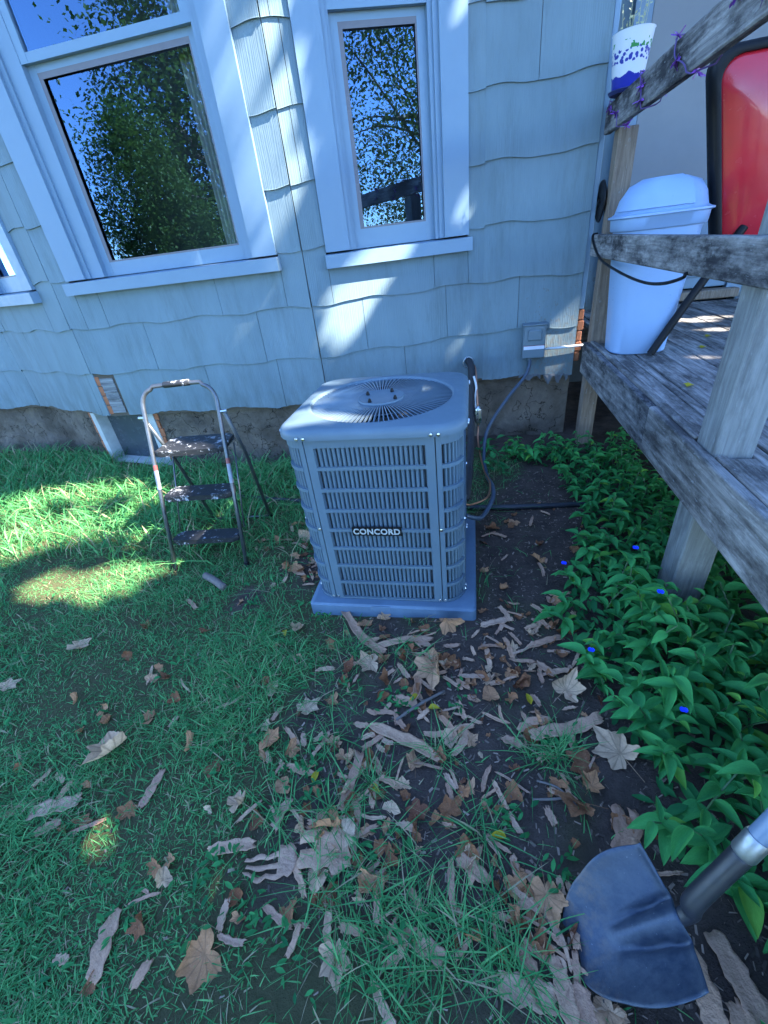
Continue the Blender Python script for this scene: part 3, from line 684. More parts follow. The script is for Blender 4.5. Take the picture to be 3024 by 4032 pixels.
gr = MB().tube([st(-.07, leanx(.997), .997), st(-.066, leanx(.997), .997), st(.075, leanx(.999), .999), st(.079, leanx(.999), .999)], [.014, .0165, .0165, .014], 12).build("hand_grip", M_TREAD, stool, smooth=True, angle=40)
for sg in (-1, 1):
    pv_ = st(sg*(hwid+.012), leanx(.845)+.012, .845)
    MB().tube([pv_, st(sg*(hwid+.006), .40, .55), st(sg*(hwid-.02), .54, .02)], .0105, 10).build("rear_leg", M_TUBE, stool, smooth=True)
    MB().tube([st(sg*(hwid-.02), .540, .03), st(sg*(hwid-.02), .552, -.012)], .0145, 10).build("foot", M_BLACK, stool, smooth=True, angle=40)
    MB().tube([rail_pt(sg, .035), rail_pt(sg, -.025)], .0155, 10).build("foot", M_BLACK, stool, smooth=True, angle=40)
    MB().tube([st(sg*(hwid-.016), leanx(.845), .845), st(sg*(hwid+.030), leanx(.845)+.006, .845)], [.009, .009], 8).build("rivet", M_STEEL, stool, smooth=True, angle=40)
    MB().tube([st(sg*(hwid-.03), leanx(.62)+.17, .63), st(sg*(hwid-.02), leanx(.2)+.09, .185)], .0045, 6).build("link_rod", M_TUBE, stool, smooth=True)
MB().tube([st(-(hwid-.02), .538, .018), st(hwid-.02, .538, .018)], .008, 8).build("rear_bar", M_TUBE, stool, smooth=True)
for z, dep in ((.672, .22), (.432, .13), (.19, .10)):
    y0 = leanx(z)-.02; wd = hwid-.02; r = .03; ring = []
    pts2 = [(-wd, y0+r*.6), (-wd+r, y0), (wd-r, y0), (wd, y0+r*.6), (wd-.005, y0+dep-r), (wd-r-.01, y0+dep), (-wd+r+.01, y0+dep), (-wd+.005, y0+dep-r)]
    mb = MB(); mb.loft([[st(x*.98, y, z-.03) for x, y in pts2], [st(x, y, z-.024) for x, y in pts2], [st(x, y, z-.004) for x, y in pts2], [st(x*.985, y, z) for x, y in pts2]])
    tr_ = mb.build("tread", M_TREAD, stool, smooth=True, angle=30)
    for k in range(5): 
        yy = y0+.02+(dep-.04)*k/4; MB().box(*[0]*6) if False else None
M_STKW = simple("white_sticker", (.28, .30, .33), .5); M_STKR = simple("red_sticker", (.28, .07, .06), .5)
for sg, za, zb in ((-1, .47, .60), (1, .48, .61)):
    p0, p1 = Vector(rail_pt(sg, za)), Vector(rail_pt(sg, zb)); q = p0.lerp(p1, .78)
    MB().tube([p0, q], .0117, 12, caps=False).build("sticker", M_STKW, stool, smooth=True)
    MB().tube([q, p1], .0117, 12, caps=False).build("sticker", M_STKR, stool, smooth=True)

# ------------------------------------------------------------------ deck
deck = thing("deck", (2.0, 2.1, 0), "weathered grey wooden deck with posts and two rails beside the house", "deck")
DZ = .762; VN, VF = -.6, 4.76
rr = random.Random(3)
MB().bbox(.768, .803, 2.03, 3.40, .560, .766, .004).build("rim_board", M_RAIL, deck)
MB().bbox(.765, .803, VN, 2.026, .562, .770, .005).build("rim_board", M_WOODY, deck)
MB().bbox(.8045, .838, 1.66, 3.36, .70, .778, .004).build("edge_strip", M_WOODY, deck)
MB().bbox(.8045, .838, VN, 1.50, .70, .776, .004).build("edge_strip", M_WOODY, deck)
x = .842
while x < 3.2:
    wd = .138
    v1 = VF-.06; v0 = VN
    if x < 0.95:
        MB().bbox(x+.09, x+wd, v0, v1, DZ-.034, DZ+rr.uniform(-.003, .003), .005).build("deck_board", M_WOODY, deck)
        MB().bbox(x, x+.086, v0, 1.50, DZ-.034, DZ, .004).build("deck_board", M_WOODY, deck)
        MB().bbox(x, x+.086, 1.66, 3.34, DZ-.034, DZ, .004).build("deck_board", M_WOODY, deck)
    else: MB().bbox(x, x+wd, v0, v1, DZ-.034, DZ+rr.uniform(-.003, .003), .005).build("deck_board", M_WOODY, deck)
    x += wd+.006
for v in (0., 1.45, 2.9, 4.4): MB().box(.84, 3.2, v, v+.04, .57, DZ-.036).build("joist", M_WOODX, deck)
MB().bbox(.806, .908, 3.362, 3.462, -.2, 1.91, .005).build("post", M_POSTB, deck)
MB().bbox(.806, .930, 1.515, 1.645, -.2, 1.91, .006).build("post", M_WOODZ, deck)
MB().bbox(.806, .930, -.5, -.38, -.2, 1.91, .006).build("post", M_WOODZ, deck)
for xx in (3.05,):
    for vv in (-.5, 1.5, 3.5): MB().bbox(xx, xx+.1, vv, vv+.1, -.2, .56, .006).build("post", M_WOODZ, deck)
MB().bbox(.764, .8035, VN, 3.52, 1.288, 1.408, .005).build("middle_rail", M_RAIL, deck)
MB().bbox(.764, .8035, VN, 3.54, 1.905, 2.035, .006).build("top_rail", M_RAIL, deck)
# drip of loose leaves on boards
# ------------------------------------------------------------------ bin, pole, red tray, pot, garland, cord
bn = thing("swing_bin", (.985, 3.13, DZ), "tall white plastic bin with domed swing lid on the deck by the far post", "bin")
BC = (1.005, 3.10)
def sq(hx, hy, z, p=3.2, n=48, cx=BC[0], cy=BC[1]):
    o = []
    for k in range(n):
        a = 2*pi*k/n; c_, s_ = cos(a), sin(a); r = (abs(c_)**p+abs(s_)**p)**(-1/p); o.append((cx+hx*r*c_, cy+hy*r*s_, z))
    return o
MB().loft([sq(.150,.135,DZ+.004), sq(.158,.142,DZ+.012), sq(.172,.155,DZ+.2), sq(.205,.185,DZ+.64), sq(.207,.187,DZ+.66)]).build("body", M_WHITEP, bn, smooth=True, angle=40)
ld = MB().loft([sq(.215,.195,1.415), sq(.222,.202,1.42), sq(.226,.206,1.472), sq(.240,.218,1.478), sq(.240,.218,1.486), sq(.222,.2,1.492), sq(.214,.192,1.50,2.8), sq(.20,.178,1.56,2.6), sq(.165,.15,1.61,2.5), (sq(.10,.09,1.637,2.3)), sq(.02,.02,1.645,2)]).build("lid", M_WHITEP, bn, smooth=True, angle=60)
mb = MB(); vs = []; NN = 14
prof = [(.210,.188,1.506,2.8), (.2215,.199,1.510,2.8), (.2085,.186,1.563,2.6), (.1735,.1585,1.6155,2.5), (.112,.102,1.642,2.35), (.108,.098,1.632,2.35)]
for (hx, hy, z, p) in prof:
    for k in range(NN+1):
        a = pi*1.02 + (pi*.62)*k/NN; c_, s_ = cos(a), sin(a); r = (abs(c_)**p+abs(s_)**p)**(-1/p); vs.append((BC[0]+hx*r*c_, BC[1]+hy*r*s_, z))
mb.add(vs, [(j*(NN+1)+i, j*(NN+1)+i+1, (j+1)*(NN+1)+i+1, (j+1)*(NN+1)+i) for j in range(5) for i in range(NN)])
mb.build("flap", M_WHITEP, ld, smooth=True, angle=50)
rt = thing("red_container", (1.55, 2.95, DZ), "glossy red container with thick black rim standing behind the deck rails", "container")
def tray(gx, dv, hx=.46, z0=1.20, z1=2.10, r=.10, n=8):
    R = []; cz = (z0+z1)/2; hz = (z1-z0)/2
    for qx, qz, a0 in ((1,-1,-pi/2),(1,1,0),(-1,1,pi/2),(-1,-1,pi)):
        for k in range(n+1):
            a = a0+pi/2*k/n; lx = qx*(hx-gx-r)+r*cos(a); lz = qz*(hz-gx-r)+r*sin(a)
            R.append((1.635+lx-.27*(cz+lz-1.73), 3.0+dv-.10*lx, cz+lz))
    return R
MB().loft([tray(.16, .16), tray(.05, .06), tray(.035, .0), tray(.05, -.012), tray(.10, -.035), tray(.20, -.055), tray(.25, -.06)]).build("shell", M_REDP, rt, smooth=True, angle=60)
MB().loft([tray(.012, .07), tray(0, .05), tray(0, -.01), tray(.02, -.024), tray(.038, -.018), tray(.040, .02), tray(.012, .07)], caps=False).build("rim", M_BLACK, rt, smooth=True, angle=60)
MB().tube([(1.045,2.915,DZ+.012), (1.20,2.95,1.05), (1.40,3.0,1.375)], .022, 10).build("leg", M_BLACK, rt, smooth=True, angle=40)
MB().tube([(2.42,3.0,DZ+.012), (2.26,3.02,1.05), (2.05,3.06,1.375)], .022, 10).build("leg", M_BLACK, rt, smooth=True, angle=40)
MB().tube([(2.3,3.5,DZ+.012), (2.2,3.4,1.05), (2.0,3.22,1.375)], .022, 10).build("leg", M_BLACK, rt, smooth=True, angle=40)
def pot_mat():
    t = NT("painted_pot"); co = t.coord(); sx = t.n("SeparateXYZ"); t.l(co, sx.inputs[0]); z = sx.outputs[2]
    nz = t.noise(co, 30, 3); zz = t.math('ADD', z, t.math('MULTIPLY', t.math('SUBTRACT', nz, .5), .05))
    vo = t.n("TexVoronoi"); vo.inputs["Scale"].default_value = 55; t.l(co, vo.inputs["Vector"])
    dots = t.ramp(vo.outputs["Distance"], [(.0, 1.), (.42, 1.), (.5, 0.)])
    band = t.math('MULTIPLY', t.math('GREATER_THAN', zz, .115), t.math('LESS_THAN', zz, .160))
    c = t.mix(t.math('MULTIPLY', band, dots), (.70, .74, .80), (.03, .05, .36))
    leafb = t.math('MULTIPLY', t.math('GREATER_THAN', z, .160), t.math('LESS_THAN', z, .195))
    c = t.mix(t.math('MULTIPLY', leafb, t.math('GREATER_THAN', t.noise(co, 26, 2), .56)), c, (.05, .28, .08))
    c = t.mix(t.math('LESS_THAN', zz, .068), c, (.025, .035, .34))
    t.set(c, .3); return t.m
pt_ = thing("flower_pot", (.80, 3.31, 2.036), "white pot with blue berry pattern standing on the top deck rail", "flower pot")
MB().lathe([(.066,.012), (.070,.016), (.096,.228), (.099,.232), (.094,.234), (.088,.225), (.085,.20)], (.80,3.31,2.036), 40, caps=False).build("pot", pot_mat(), pt_, smooth=True, angle=50)
MB().lathe([(.001,.001), (.078,.001), (.088,.014), (.084,.018), (.066,.012), (.001,.011)], (.80,3.31,2.036), 32, caps=False).build("saucer", simple("navy_saucer", (.02, .025, .10), .4), pt_, smooth=True, angle=40)
MB().lathe([(.001,.203), (.086,.203)], (.80,3.31,2.036), 24, caps=False).build("potting_soil", M_SOIL, pt_)
mb = MB()
for k in range(16):
    a = rr.uniform(0, 2*pi); r = rr.uniform(0, .05); L2 = rr.uniform(.06, .15); b = (.80+r*cos(a), 3.31+r*sin(a), 2.236); t2 = (b[0]+rr.uniform(-.03,.03), b[1]+rr.uniform(-.03,.03), b[2]+L2)
    mb.tube([b, t2], [.0015, .0008], 4)
    for q in range(4):
        e = Vector(b).lerp(Vector(t2), .4+.18*q); s_ = .016; d = Vector((rr.uniform(-1,1), rr.uniform(-1,1), rr.uniform(0,1))).normalized()*s_; o_ = d.orthogonal().normalized()*s_*.35
        mb.add([e, e+d*.5+o_, e+d, e+d*.5-o_], [(0,1,2,3)])
mb.build("foliage", simple("pale_pot_foliage", (.42, .44, .25), .6), pt_)
ga = thing("purple_garland", (.784, 2.2, 2.0), "purple tinsel garland wound around the top deck rail", "garland")
wp = []
for k in range(230):
    t = k/229; v = 3.50-2.6*t; a = 2*pi*t*5.5+1.0
    ca, sa = cos(a), sin(a); mx_ = max(abs(ca)/.030, abs(sa)/.074)
    wp.append((.784+ca/mx_, v+.05*sin(a*1.3), 1.970+sa/mx_))
MB().tube(wp, .0028, 5).build("wire", simple("violet_wire", (.10, .06, .20), .5), ga)
for k in range(8, 225, 9):
    c = Vector(wp[k]); mb = MB()
    for q in range(11):
        d = Vector((rr.uniform(-1,1), rr.uniform(-1,1), rr.uniform(-1.2,.6))).normalized()*rr.uniform(.014,.038); o_ = d.orthogonal().normalized()*.005
        mb.add([c-o_, c+o_, c+d+o_*.7, c+d-o_*.7], [(0,1,2,3)])
    mb.build("tinsel_tuft", M_PURP, ga)
cd = MB().tube(spline([(.785,3.46,1.412), (.757,3.455,1.405), (.754,3.40,1.36), (.755,3.18,1.285), (.756,2.773,1.245), (.757,2.388,1.229), (.757,2.14,1.243), (.757,1.96,1.277), (.760,1.945,1.292), (.785,1.95,1.288)]), .0065, 8).build("hanging_cord", M_BLACK, None, smooth=True, loc=(.757, 2.7, 1.25)); tag(cd, "thin black cord hanging in a loop from the middle deck rail", "cord")
pan = thing("pan_lid", (.79, 3.50, 1.55), "dark round lid edge hanging behind the brown deck post", "lid")
MB().tube([(.786, 3.52, 1.58), (.793, 3.52, 1.58), (.800, 3.52, 1.58)], [.108, .112, .10], 32).build("disc", M_BLACK, pan, smooth=True, angle=40)
MB().tube([(.786, 3.52, 1.58), (.776, 3.52, 1.58)], .012, 12).build("knob", M_BLACK, pan, smooth=True, angle=40)
for i, (x, y) in enumerate(((1.02, 2.30), (1.36, 3.02), (1.5, 3.3))):
    N_ = 6; vs = [(x+.028*cos(k*pi/3)*(.5 if k % 2 else 1), y+.028*sin(k*pi/3), DZ+.006+.006*(k % 2)) for k in range(6)]+[(x, y, DZ+.012)]
    o = MB().add(vs, [(k, (k+1) % 6, 6) for k in range(6)]).build("fallen_leaf", M_YEL, None, loc=(x, y, DZ)); tag(o, ["tiny yellow leaf on the deck boards nearest the near post", "tiny yellow leaf on the deck boards beside the dark pole", "tiny yellow leaf on the sunlit deck boards"][i], "leaf", "leaves on the deck")

# ------------------------------------------------------------------ shovel
sh = thing("shovel", (.40, .42, 0), "round-point shovel leaning on the deck edge with its steel blade on the soil", "shovel")
SM = Vector((.452, .425, .165)); TIP = Vector((.205, .374, .016)); B_ = Vector((.06, -.25, 0)).normalized()
A_ = (TIP-SM).normalized(); B_ = (B_-A_*B_.dot(A_)).normalized(); N_ = A_.cross(B_); LB = (TIP-SM).length
vs = []; NA, NB = 34, 32
for i in range(NA+1):
    t = i/NA; a = LB*t
    hw_ = .122*(1+.07*sin(pi*min(1, t/.6)))*max(0, 1-t**3.6)**.58
    for j in range(NB+1):
        b = -1+2*j/NB; y = b*hw_
        cz = .080*(abs(y)/.126)**2*(1-.15*t) - .022*t*t
        k_ = max(0, 1-t/.62)
        frog = .036*exp(-(y/(.010+.014*k_))**2)*k_ - .020*exp(-((abs(y)-.022-.018*k_)/.008)**2)*min(1, k_*2)
        turn = .012*max(0, 1-t/.045)*(1 if abs(y) > .035 else 0)
        vs.append(SM + A_*a + B_*y + N_*(cz-.02+frog+turn))
fs = [(i*(NB+1)+j, i*(NB+1)+j+1, (i+1)*(NB+1)+j+1, (i+1)*(NB+1)+j) for i in range(NA) for j in range(NB)]
bl = MB().add(vs, fs).build("blade", M_SHOVEL, sh, smooth=True)
sol = bl.modifiers.new("thickness", 'SOLIDIFY'); sol.thickness = .0025; sol.offset = -1
HD_ = Vector((.315, .20, .625)).normalized()
S0 = SM + N_*.002
q0 = S0 + A_*.085 - N_*.030
MB().tube(spline([q0, S0-A_*.02+N_*.004, S0+HD_*.06+N_*.004, S0+HD_*.235]), [.013+.0085*min(1, k/14) for k in range(25)], 16).build("socket", simple("black_socket_paint", (.02, .022, .028), .4), sh, smooth=True)
MB().tube([S0+HD_*.220, S0+HD_*.225, S0+HD_*.270, S0+HD_*.275], [.0215, .0238, .0238, .0225], 18).build("collar", simple("dull_ferrule", (.34, .36, .38), .42, metal=.9, var=.3, vs=40), sh, smooth=True, angle=40)
MB().tube([S0+HD_*.265, S0+HD_*.9, S0+HD_*1.30, S0+HD_*1.315], [.0205, .0195, .0190, .012], 16).build("handle", simple("blue_grey_handle", (.16, .22, .30), .35), sh, smooth=True, angle=40)

# ------------------------------------------------------------------ grass
def blades(n, sampler, hmin, hmax, wid, lean, seed, tint=(0, 1)):
    r = np.random.default_rng(seed); P = sampler(r, n); n = len(P)
    h = r.uniform(hmin, hmax, n)*P[:, 2]; a = r.uniform(0, 2*pi, n); l = r.uniform(lean[0], lean[1], n)*h; wv = (.55+1.2*r.uniform(0, 1, n)**2.2)*wid
    dx, dy = np.cos(a), np.sin(a); yaw = a+pi/2+r.uniform(-.7, .7, n); sx, sy = np.cos(yaw)*wv, np.sin(yaw)*wv
    base = np.stack([P[:, 0], P[:, 1], gz(P[:, 0], P[:, 1])-.004], 1)
    V = np.zeros((n, 7, 3)); tt = (0, .38, .72, 1.)
    for k, t in enumerate(tt):
        c = base + np.stack([dx*l*t**2, dy*l*t**2, h*(t-.28*t*t*(l/h))], 1); sw = 1-.25*t if t < 1 else 0
        if k < 3:
            V[:, 2*k] = c - np.stack([sx*sw, sy*sw, 0*sx], 1)*.5; V[:, 2*k+1] = c + np.stack([sx*sw, sy*sw, 0*sx], 1)*.5
        else: V[:, 6] = c
    o = np.arange(n)[:, None]*7
    T = np.concatenate([o+np.array(q) for q in ((0,1,3),(0,3,2),(2,3,5),(2,5,4),(4,5,6))], 0)
    tq = np.clip(r.beta(1.1, 1.5, n), 0, 1); tq[r.uniform(0, 1, n) < .10] = 2.; tv = np.repeat(tq, 7)
    return V.reshape(-1, 3), T, tv
def samp_lawn(r, n):
    u = r.uniform(0, 1, n); y = .02+ (3.45-.02)*u**1.75; x = r.uniform(-4.6, .55, n)
    lim = -.95-1.05*y; ok = x > np.minimum(lim, -.9)-.25
    x, y = x[ok], y[ok]
    cl = .5+.5*np.sin(9*x+3*y+2*np.sin(5*y))*np.sin(7*y-4*x+1.7*np.sin(6*x)); s = soilness(x, y)
    front = (1-np.clip((1.2-y)/.6, 0, 1)*.90*np.clip((x+.9)/.4, 0, 1))
    keep = r.uniform(0, 1, len(x)) < np.clip((1-s)**1.8*(.22+.9*cl)*front+.012, 0, 1)
    keep &= ~((abs(x+.379) < .40) & (abs(y-1.826) < .40)) & ((y < 3.12) | (x < -3.25)) & (x < .5)
    x, y = x[keep], y[keep]; hs = .75+.5*np.sin(4*x+2)*np.sin(5*y)+.55*np.clip((y-1.5)/1.2, 0, 1)
    return np.stack([x, y, np.clip(hs, .4, 1.8)], 1)
V1, T1, a1 = blades(230000, samp_lawn, .022, .068, .0029, (.5, 1.8), 1)
def samp_tuft(r, n):
    out = []
    C = [(-.60,1.02,.10),(-.50,.86,.09),(-.28,1.20,.06),(-.50,1.22,.05),(-.78,1.1,.09),(-.25,.40,.09),(-.18,.46,.08),(-.1,.36,.08),(-.02,.36,.06),(-.40,.44,.06),(.06,.40,.05),(-.33,.70,.04),(.22,.84,.05),(.29,.86,.03),(.02,.60,.04),(-.92,1.35,.1),(-1.05,1.6,.08),(-.95,1.25,.08),(-.05,.30,.1),(-.2,.28,.1),(-.35,.33,.1),(.12,.33,.06),(-.42,.58,.04),(-.6,.55,.05),(-.1,.82,.03),(.02,2.42,.07)]
    for k in range(n):
        c = C[r.integers(len(C))]; out.append((c[0]+r.normal(0, c[2]*.7), c[1]+r.normal(0, c[2]*.65), 1.))
    return np.array(out)
V2, T2, a2 = blades(1700, samp_tuft, .035, .11, .0030, (.7, 2.4), 2)
def samp_wall(r, n):
    x = r.uniform(-5.2, -1.0, n); y = r.uniform(1.75, 3.5, n); k = r.uniform(0, 1, n) < np.clip((y-1.5)/1.0, .1, 1)*np.clip((-1.25-x)/.6+.25, .12, 1)
    k2 = (y[k] < 3.08) | (x[k] < -3.3); x, y = x[k][k2], y[k][k2]; return np.stack([x, y, np.ones(len(x))], 1)
V3, T3, a3 = blades(13000, samp_wall, .09, .21, .0075, (.6, 1.4), 3)
def samp_far(r, n):     # the rest of the yard, left of and behind the viewer
    x = r.uniform(-8, 3.5, n); y = r.uniform(-5, 3.45, n); lim = np.minimum(-.95-1.05*y, -.9)-.15
    k = ((x < lim) | (y < .06)) & ((y < 3.1) | (x < -3.25)) & ~((x > .6) & (y > -.8)); k &= r.uniform(0, 1, n) < np.exp(-np.maximum(0, np.hypot(x+1, y-1)-4)/3)
    x, y = x[k], y[k]; return np.stack([x, y, np.ones(len(x))], 1)
V4, T4, a4 = blades(110000, samp_far, .03, .08, .0055, (.5, 1.8), 4)
VV = np.concatenate([V1, V2, V3, V4]); TT = np.concatenate([T1, T2+len(V1), T3+len(V1)+len(V2), T4+len(V1)+len(V2)+len(V3)]); AA = np.concatenate([a1, a2, a3, a4])
gm = fast_mesh("lawn_grass", VV, TT, [M_GRASS], AA)
g_ob = bpy.data.objects.new("lawn_grass", gm); col.objects.link(g_ob); tag(g_ob, "patchy green lawn grass growing left of the air conditioner", "grass", kind="stuff")

# ------------------------------------------------------------------ dayflower plants
def leaf_mesh(name, mat, L=1., Wd=.36, fold=.10, droop=.18, n=7):
    vs = []; fs = []
    for i in range(n+1):
        t = i/n; wd = Wd/2*(sin(pi*min(1, t**.72))**.85 if 0 < t < 1 else (.12 if t == 0 else 0)); z = .06*sin(pi*t)-droop*t*t; wv = .012*sin(9*t)
        vs += [(t*L, -wd, z+fold*wd*2+wv), (t*L, -wd*.5, z+fold*wd*.7), (t*L, 0, z), (t*L, wd*.5, z+fold*wd*.7), (t*L, wd, z+fold*wd*2-wv)]
    for i in range(n):
        for j in range(4): fs.append((i*5+j, i*5+j+1, (i+1)*5+j+1, (i+1)*5+j))
    me = bpy.data.meshes.new(name); me.from_pydata(vs, [], fs); me.materials.append(mat); me.polygons.foreach_set("use_smooth", [True]*len(me.polygons)); return me
LM = [leaf_mesh("leaf", M_LEAFG, 1, wd, fo, dr) for wd, fo, dr in ((.42,.5,.16),(.47,.3,.30),(.40,.7,.05),(.50,.35,.45))]
LMY = [leaf_mesh("leaf", M_LEAFY, 1, wd, fo, dr) for wd, fo, dr in ((.42,.6,.1),(.48,.4,.25))]
def in_patch(x, y):
    pl = [(3.2,.10),(2.93,.60),(2.6,.62),(2.415,.68),(2.1,.60),(1.72,.47),(1.5,.44),(1.31,.40),(1.06,.47),(.87,.55),(.70,.52),(.60,.58),(.48,.70),(.30,.66),(0,.66)]
    for (ya, xa), (yb, xb) in zip(pl[:-1], pl[1:]):
        if yb <= y <= ya: return x - (xb+(xa-xb)*(y-yb)/(ya-yb))
    return -1
rp = random.Random(21); n_pl = 0; tries = 0; spots = []
while n_pl < 298 and tries < 40000:
    tries += 1; y = .05+3.2*rp.random()**1.15; x = rp.uniform(.05, 1.25); dd = in_patch(x, y)
    if dd < .015 or (y > 2.4 and x > 1.1) or (abs(x-.86) < .1 and (abs(y-1.58) < .11 or abs(y-3.41) < .1)): continue
    if (Vector((x, y, 0))-Vector((.36, .42, 0))).length < .21 or (x < .62 and y < .56): continue
    md = .040 if y < 1.4 else .056
    if any((x-a)**2+(y-b)**2 < md*md for a, b in spots): continue
    spots.append((x, y)); n_pl += 1
flower_at = {}
for nm, (fx, fy) in {"a": (.62, .98), "b": (.66, 1.28), "c": (.60, 1.46), "d": (.40, 1.20), "e": (.42, 1.62)}.items():
    i = min(range(len(spots)), key=lambda k: (spots[k][0]-fx)**2+(spots[k][1]-fy)**2); flower_at[i] = nm
FL = {"a": "dayflower plant whose open blue bloom is nearest the shovel", "b": "dayflower plant with an open blue bloom in the middle of the leafy patch", "c": "dayflower plant with a small blue bloom near the deck post foot", "d": "dayflower plant with a blue bloom at the soil edge of the patch", "e": "dayflower plant with a blue bloom at the patch edge beside the air conditioner"}
for i, (x, y) in enumerate(spots):
    edge = min(1, in_patch(x, y)/.22+.35); Hh = rp.uniform(.10, .20)*(.6+.6*edge)*(1.0 if y < 2.2 else .85)
    if x > .72: Hh = min(Hh, .22)
    if .55 < x < .8 and 1.2 < y < 1.52: Hh *= 1.35
    z0 = gzf(x, y)
    lab = FL[flower_at[i]] if i in flower_at else "leafy green dayflower plant without a bloom in the patch along the deck"
    t_ = thing("dayflower_plant", (x, y, z0), lab, "plant", "dayflower plants beside the deck")
    az = rp.uniform(0, 2*pi); ln = rp.uniform(.03, .12)
    if in_patch(x, y) < .1: az = pi+rp.uniform(-.9, .9)
    tip = Vector((ln*cos(az), ln*sin(az), Hh)); sp = spline([(x, y, z0-.01), (x+tip.x*.3, y+tip.y*.3, z0+Hh*.55), (x+tip.x, y+tip.y, z0+Hh)], 3)
    MB().tube(sp, .0028, 5).build("stem", M_STEM, t_)
    nl = rp.randint(7, 11)
    for k in range(nl):
        f_ = .30+.70*k/(nl-1); pos = sp[min(len(sp)-1, int(f_*(len(sp)-1)+.5))]
        yellow = rp.random() < .07
        me = rp.choice(LMY if yellow else LM); o = bpy.data.objects.new("leaf", me); col.objects.link(o); o.parent = t_
        s_ = rp.uniform(.036, .096)*(1.12 if y < 1.5 else .92)*(.75 if k == nl-1 else 1)
        o.location = (pos.x-x, pos.y-y, pos.z-z0); o.rotation_euler = (rp.uniform(-.35, .35), rp.uniform(-.50, .30)*(1 if f_ > .6 else .7), az+k*2.4+rp.uniform(-.5, .5)); o.scale = (s_, s_*rp.uniform(.7, 1.1), s_)
    if i in flower_at:
        c = Vector((x+tip.x, y+tip.y, z0+Hh+.05)); mb = MB()
        for a in (.5, 2.0):
            d = Vector((cos(a)*.007, sin(a)*.004, .004)); ring = [c+Vector((d.x+.0072*cos(q*pi/4), d.y+.0068*sin(q*pi/4), d.z+.003+.004*sin(q*pi/4))) for q in range(8)]; mb.add(ring+[c+d], [(q, (q+1) % 8, 8) for q in range(8)])
        mb.build("bloom", M_BLUE, t_)
# dark low leaf mass between and behind the single plants
def leaf_mass(n, seed):
    r = np.random.default_rng(seed); out = []
    while len(out) < n:
        y = r.uniform(.05, 3.3); x = r.uniform(-.05, 1.5); d = in_patch(x, y)
        if d > 0 and not (x < .62 and y < .56) and not (abs(x-.36) < .2 and abs(y-.42) < .2) and not (x > 1.1 and r.random() < .5): out.append((x, y, r.uniform(.01, .10)*min(1, d/.15+.3)))
    for k in range(170):     # weeds at the wall foot left and behind the unit
        x = r.uniform(-1.25, -.75) if k < 110 else r.uniform(-.1, .25); y = r.uniform(2.45, 3.0) if k < 110 else r.uniform(2.75, 3.2); out.append((x, y, r.uniform(.02, .20)))
    WC = [(r.uniform(-2.4, -.2), r.uniform(.15, 1.9)) for _ in range(70)]
    for k in range(980):     # broad-leaf weeds dotted through the lawn
        cx, cy = WC[r.integers(70)] if k % 5 < 3 else [(-.55,.73),(-.62,.70),(-.50,.66),(-.58,.33),(-.5,.28),(-.72,.42),(-.30,1.0),(-.24,.98),(-.05,1.02),(.26,.90),(.1,.63),(.24,.53),(.27,.50),(-.35,.23),(-.15,.33),(-1.1,1.5),(-1.0,1.35),(-.33,.47),(-1.3,1.1),(-.95,.25)][r.integers(20)]
        out.append((cx+r.normal(0, .035), cy+r.normal(0, .03), r.uniform(.005, .035)))
    P = np.array(out); n = len(P); L2 = r.uniform(.04, .085, n); L2[-980:] *= .45; a = r.uniform(0, 2*pi, n); el = r.uniform(-.4, .6, n); wd = L2*.36
    d = np.stack([np.cos(a)*np.cos(el), np.sin(a)*np.cos(el), np.sin(el)], 1)*L2[:, None]; s = np.stack([-np.sin(a), np.cos(a), r.uniform(-.4, .4, n)], 1)*wd[:, None]*.5
    b = P.copy(); b[:, 2] += gz(P[:, 0], P[:, 1]); dn = np.array([0, 0, -1.])*L2[:, None]
    V = np.stack([b, b+d*.3+s*.85+dn*-.03, b+d*.62+s*.9+dn*.02, b+d+dn*.2, b+d*.62-s*.9+dn*.02, b+d*.3-s*.85+dn*-.03, b+d*.3+dn*.03, b+d*.62+dn*.06], 1).reshape(-1, 3)
    o = np.arange(n)[:, None]*8
    T = np.concatenate([o+np.array(q) for q in ((0,6,1),(1,6,7),(1,7,2),(2,7,3),(0,5,6),(5,4,7),(5,7,6),(4,3,7))], 0)
    return V, T, np.repeat(r.uniform(0, 1, n), 8)
V, T, a_ = leaf_mass(2200, 5); me = fast_mesh("low_leaves", V, T, [M_COVER], a_); me.polygons.foreach_set("use_smooth", [True]*len(me.polygons))
o = bpy.data.objects.new("ground_cover", me); col.objects.link(o); tag(o, "dark green low leaves filling the gaps between the plants and weeds", "ground cover", kind="stuff")

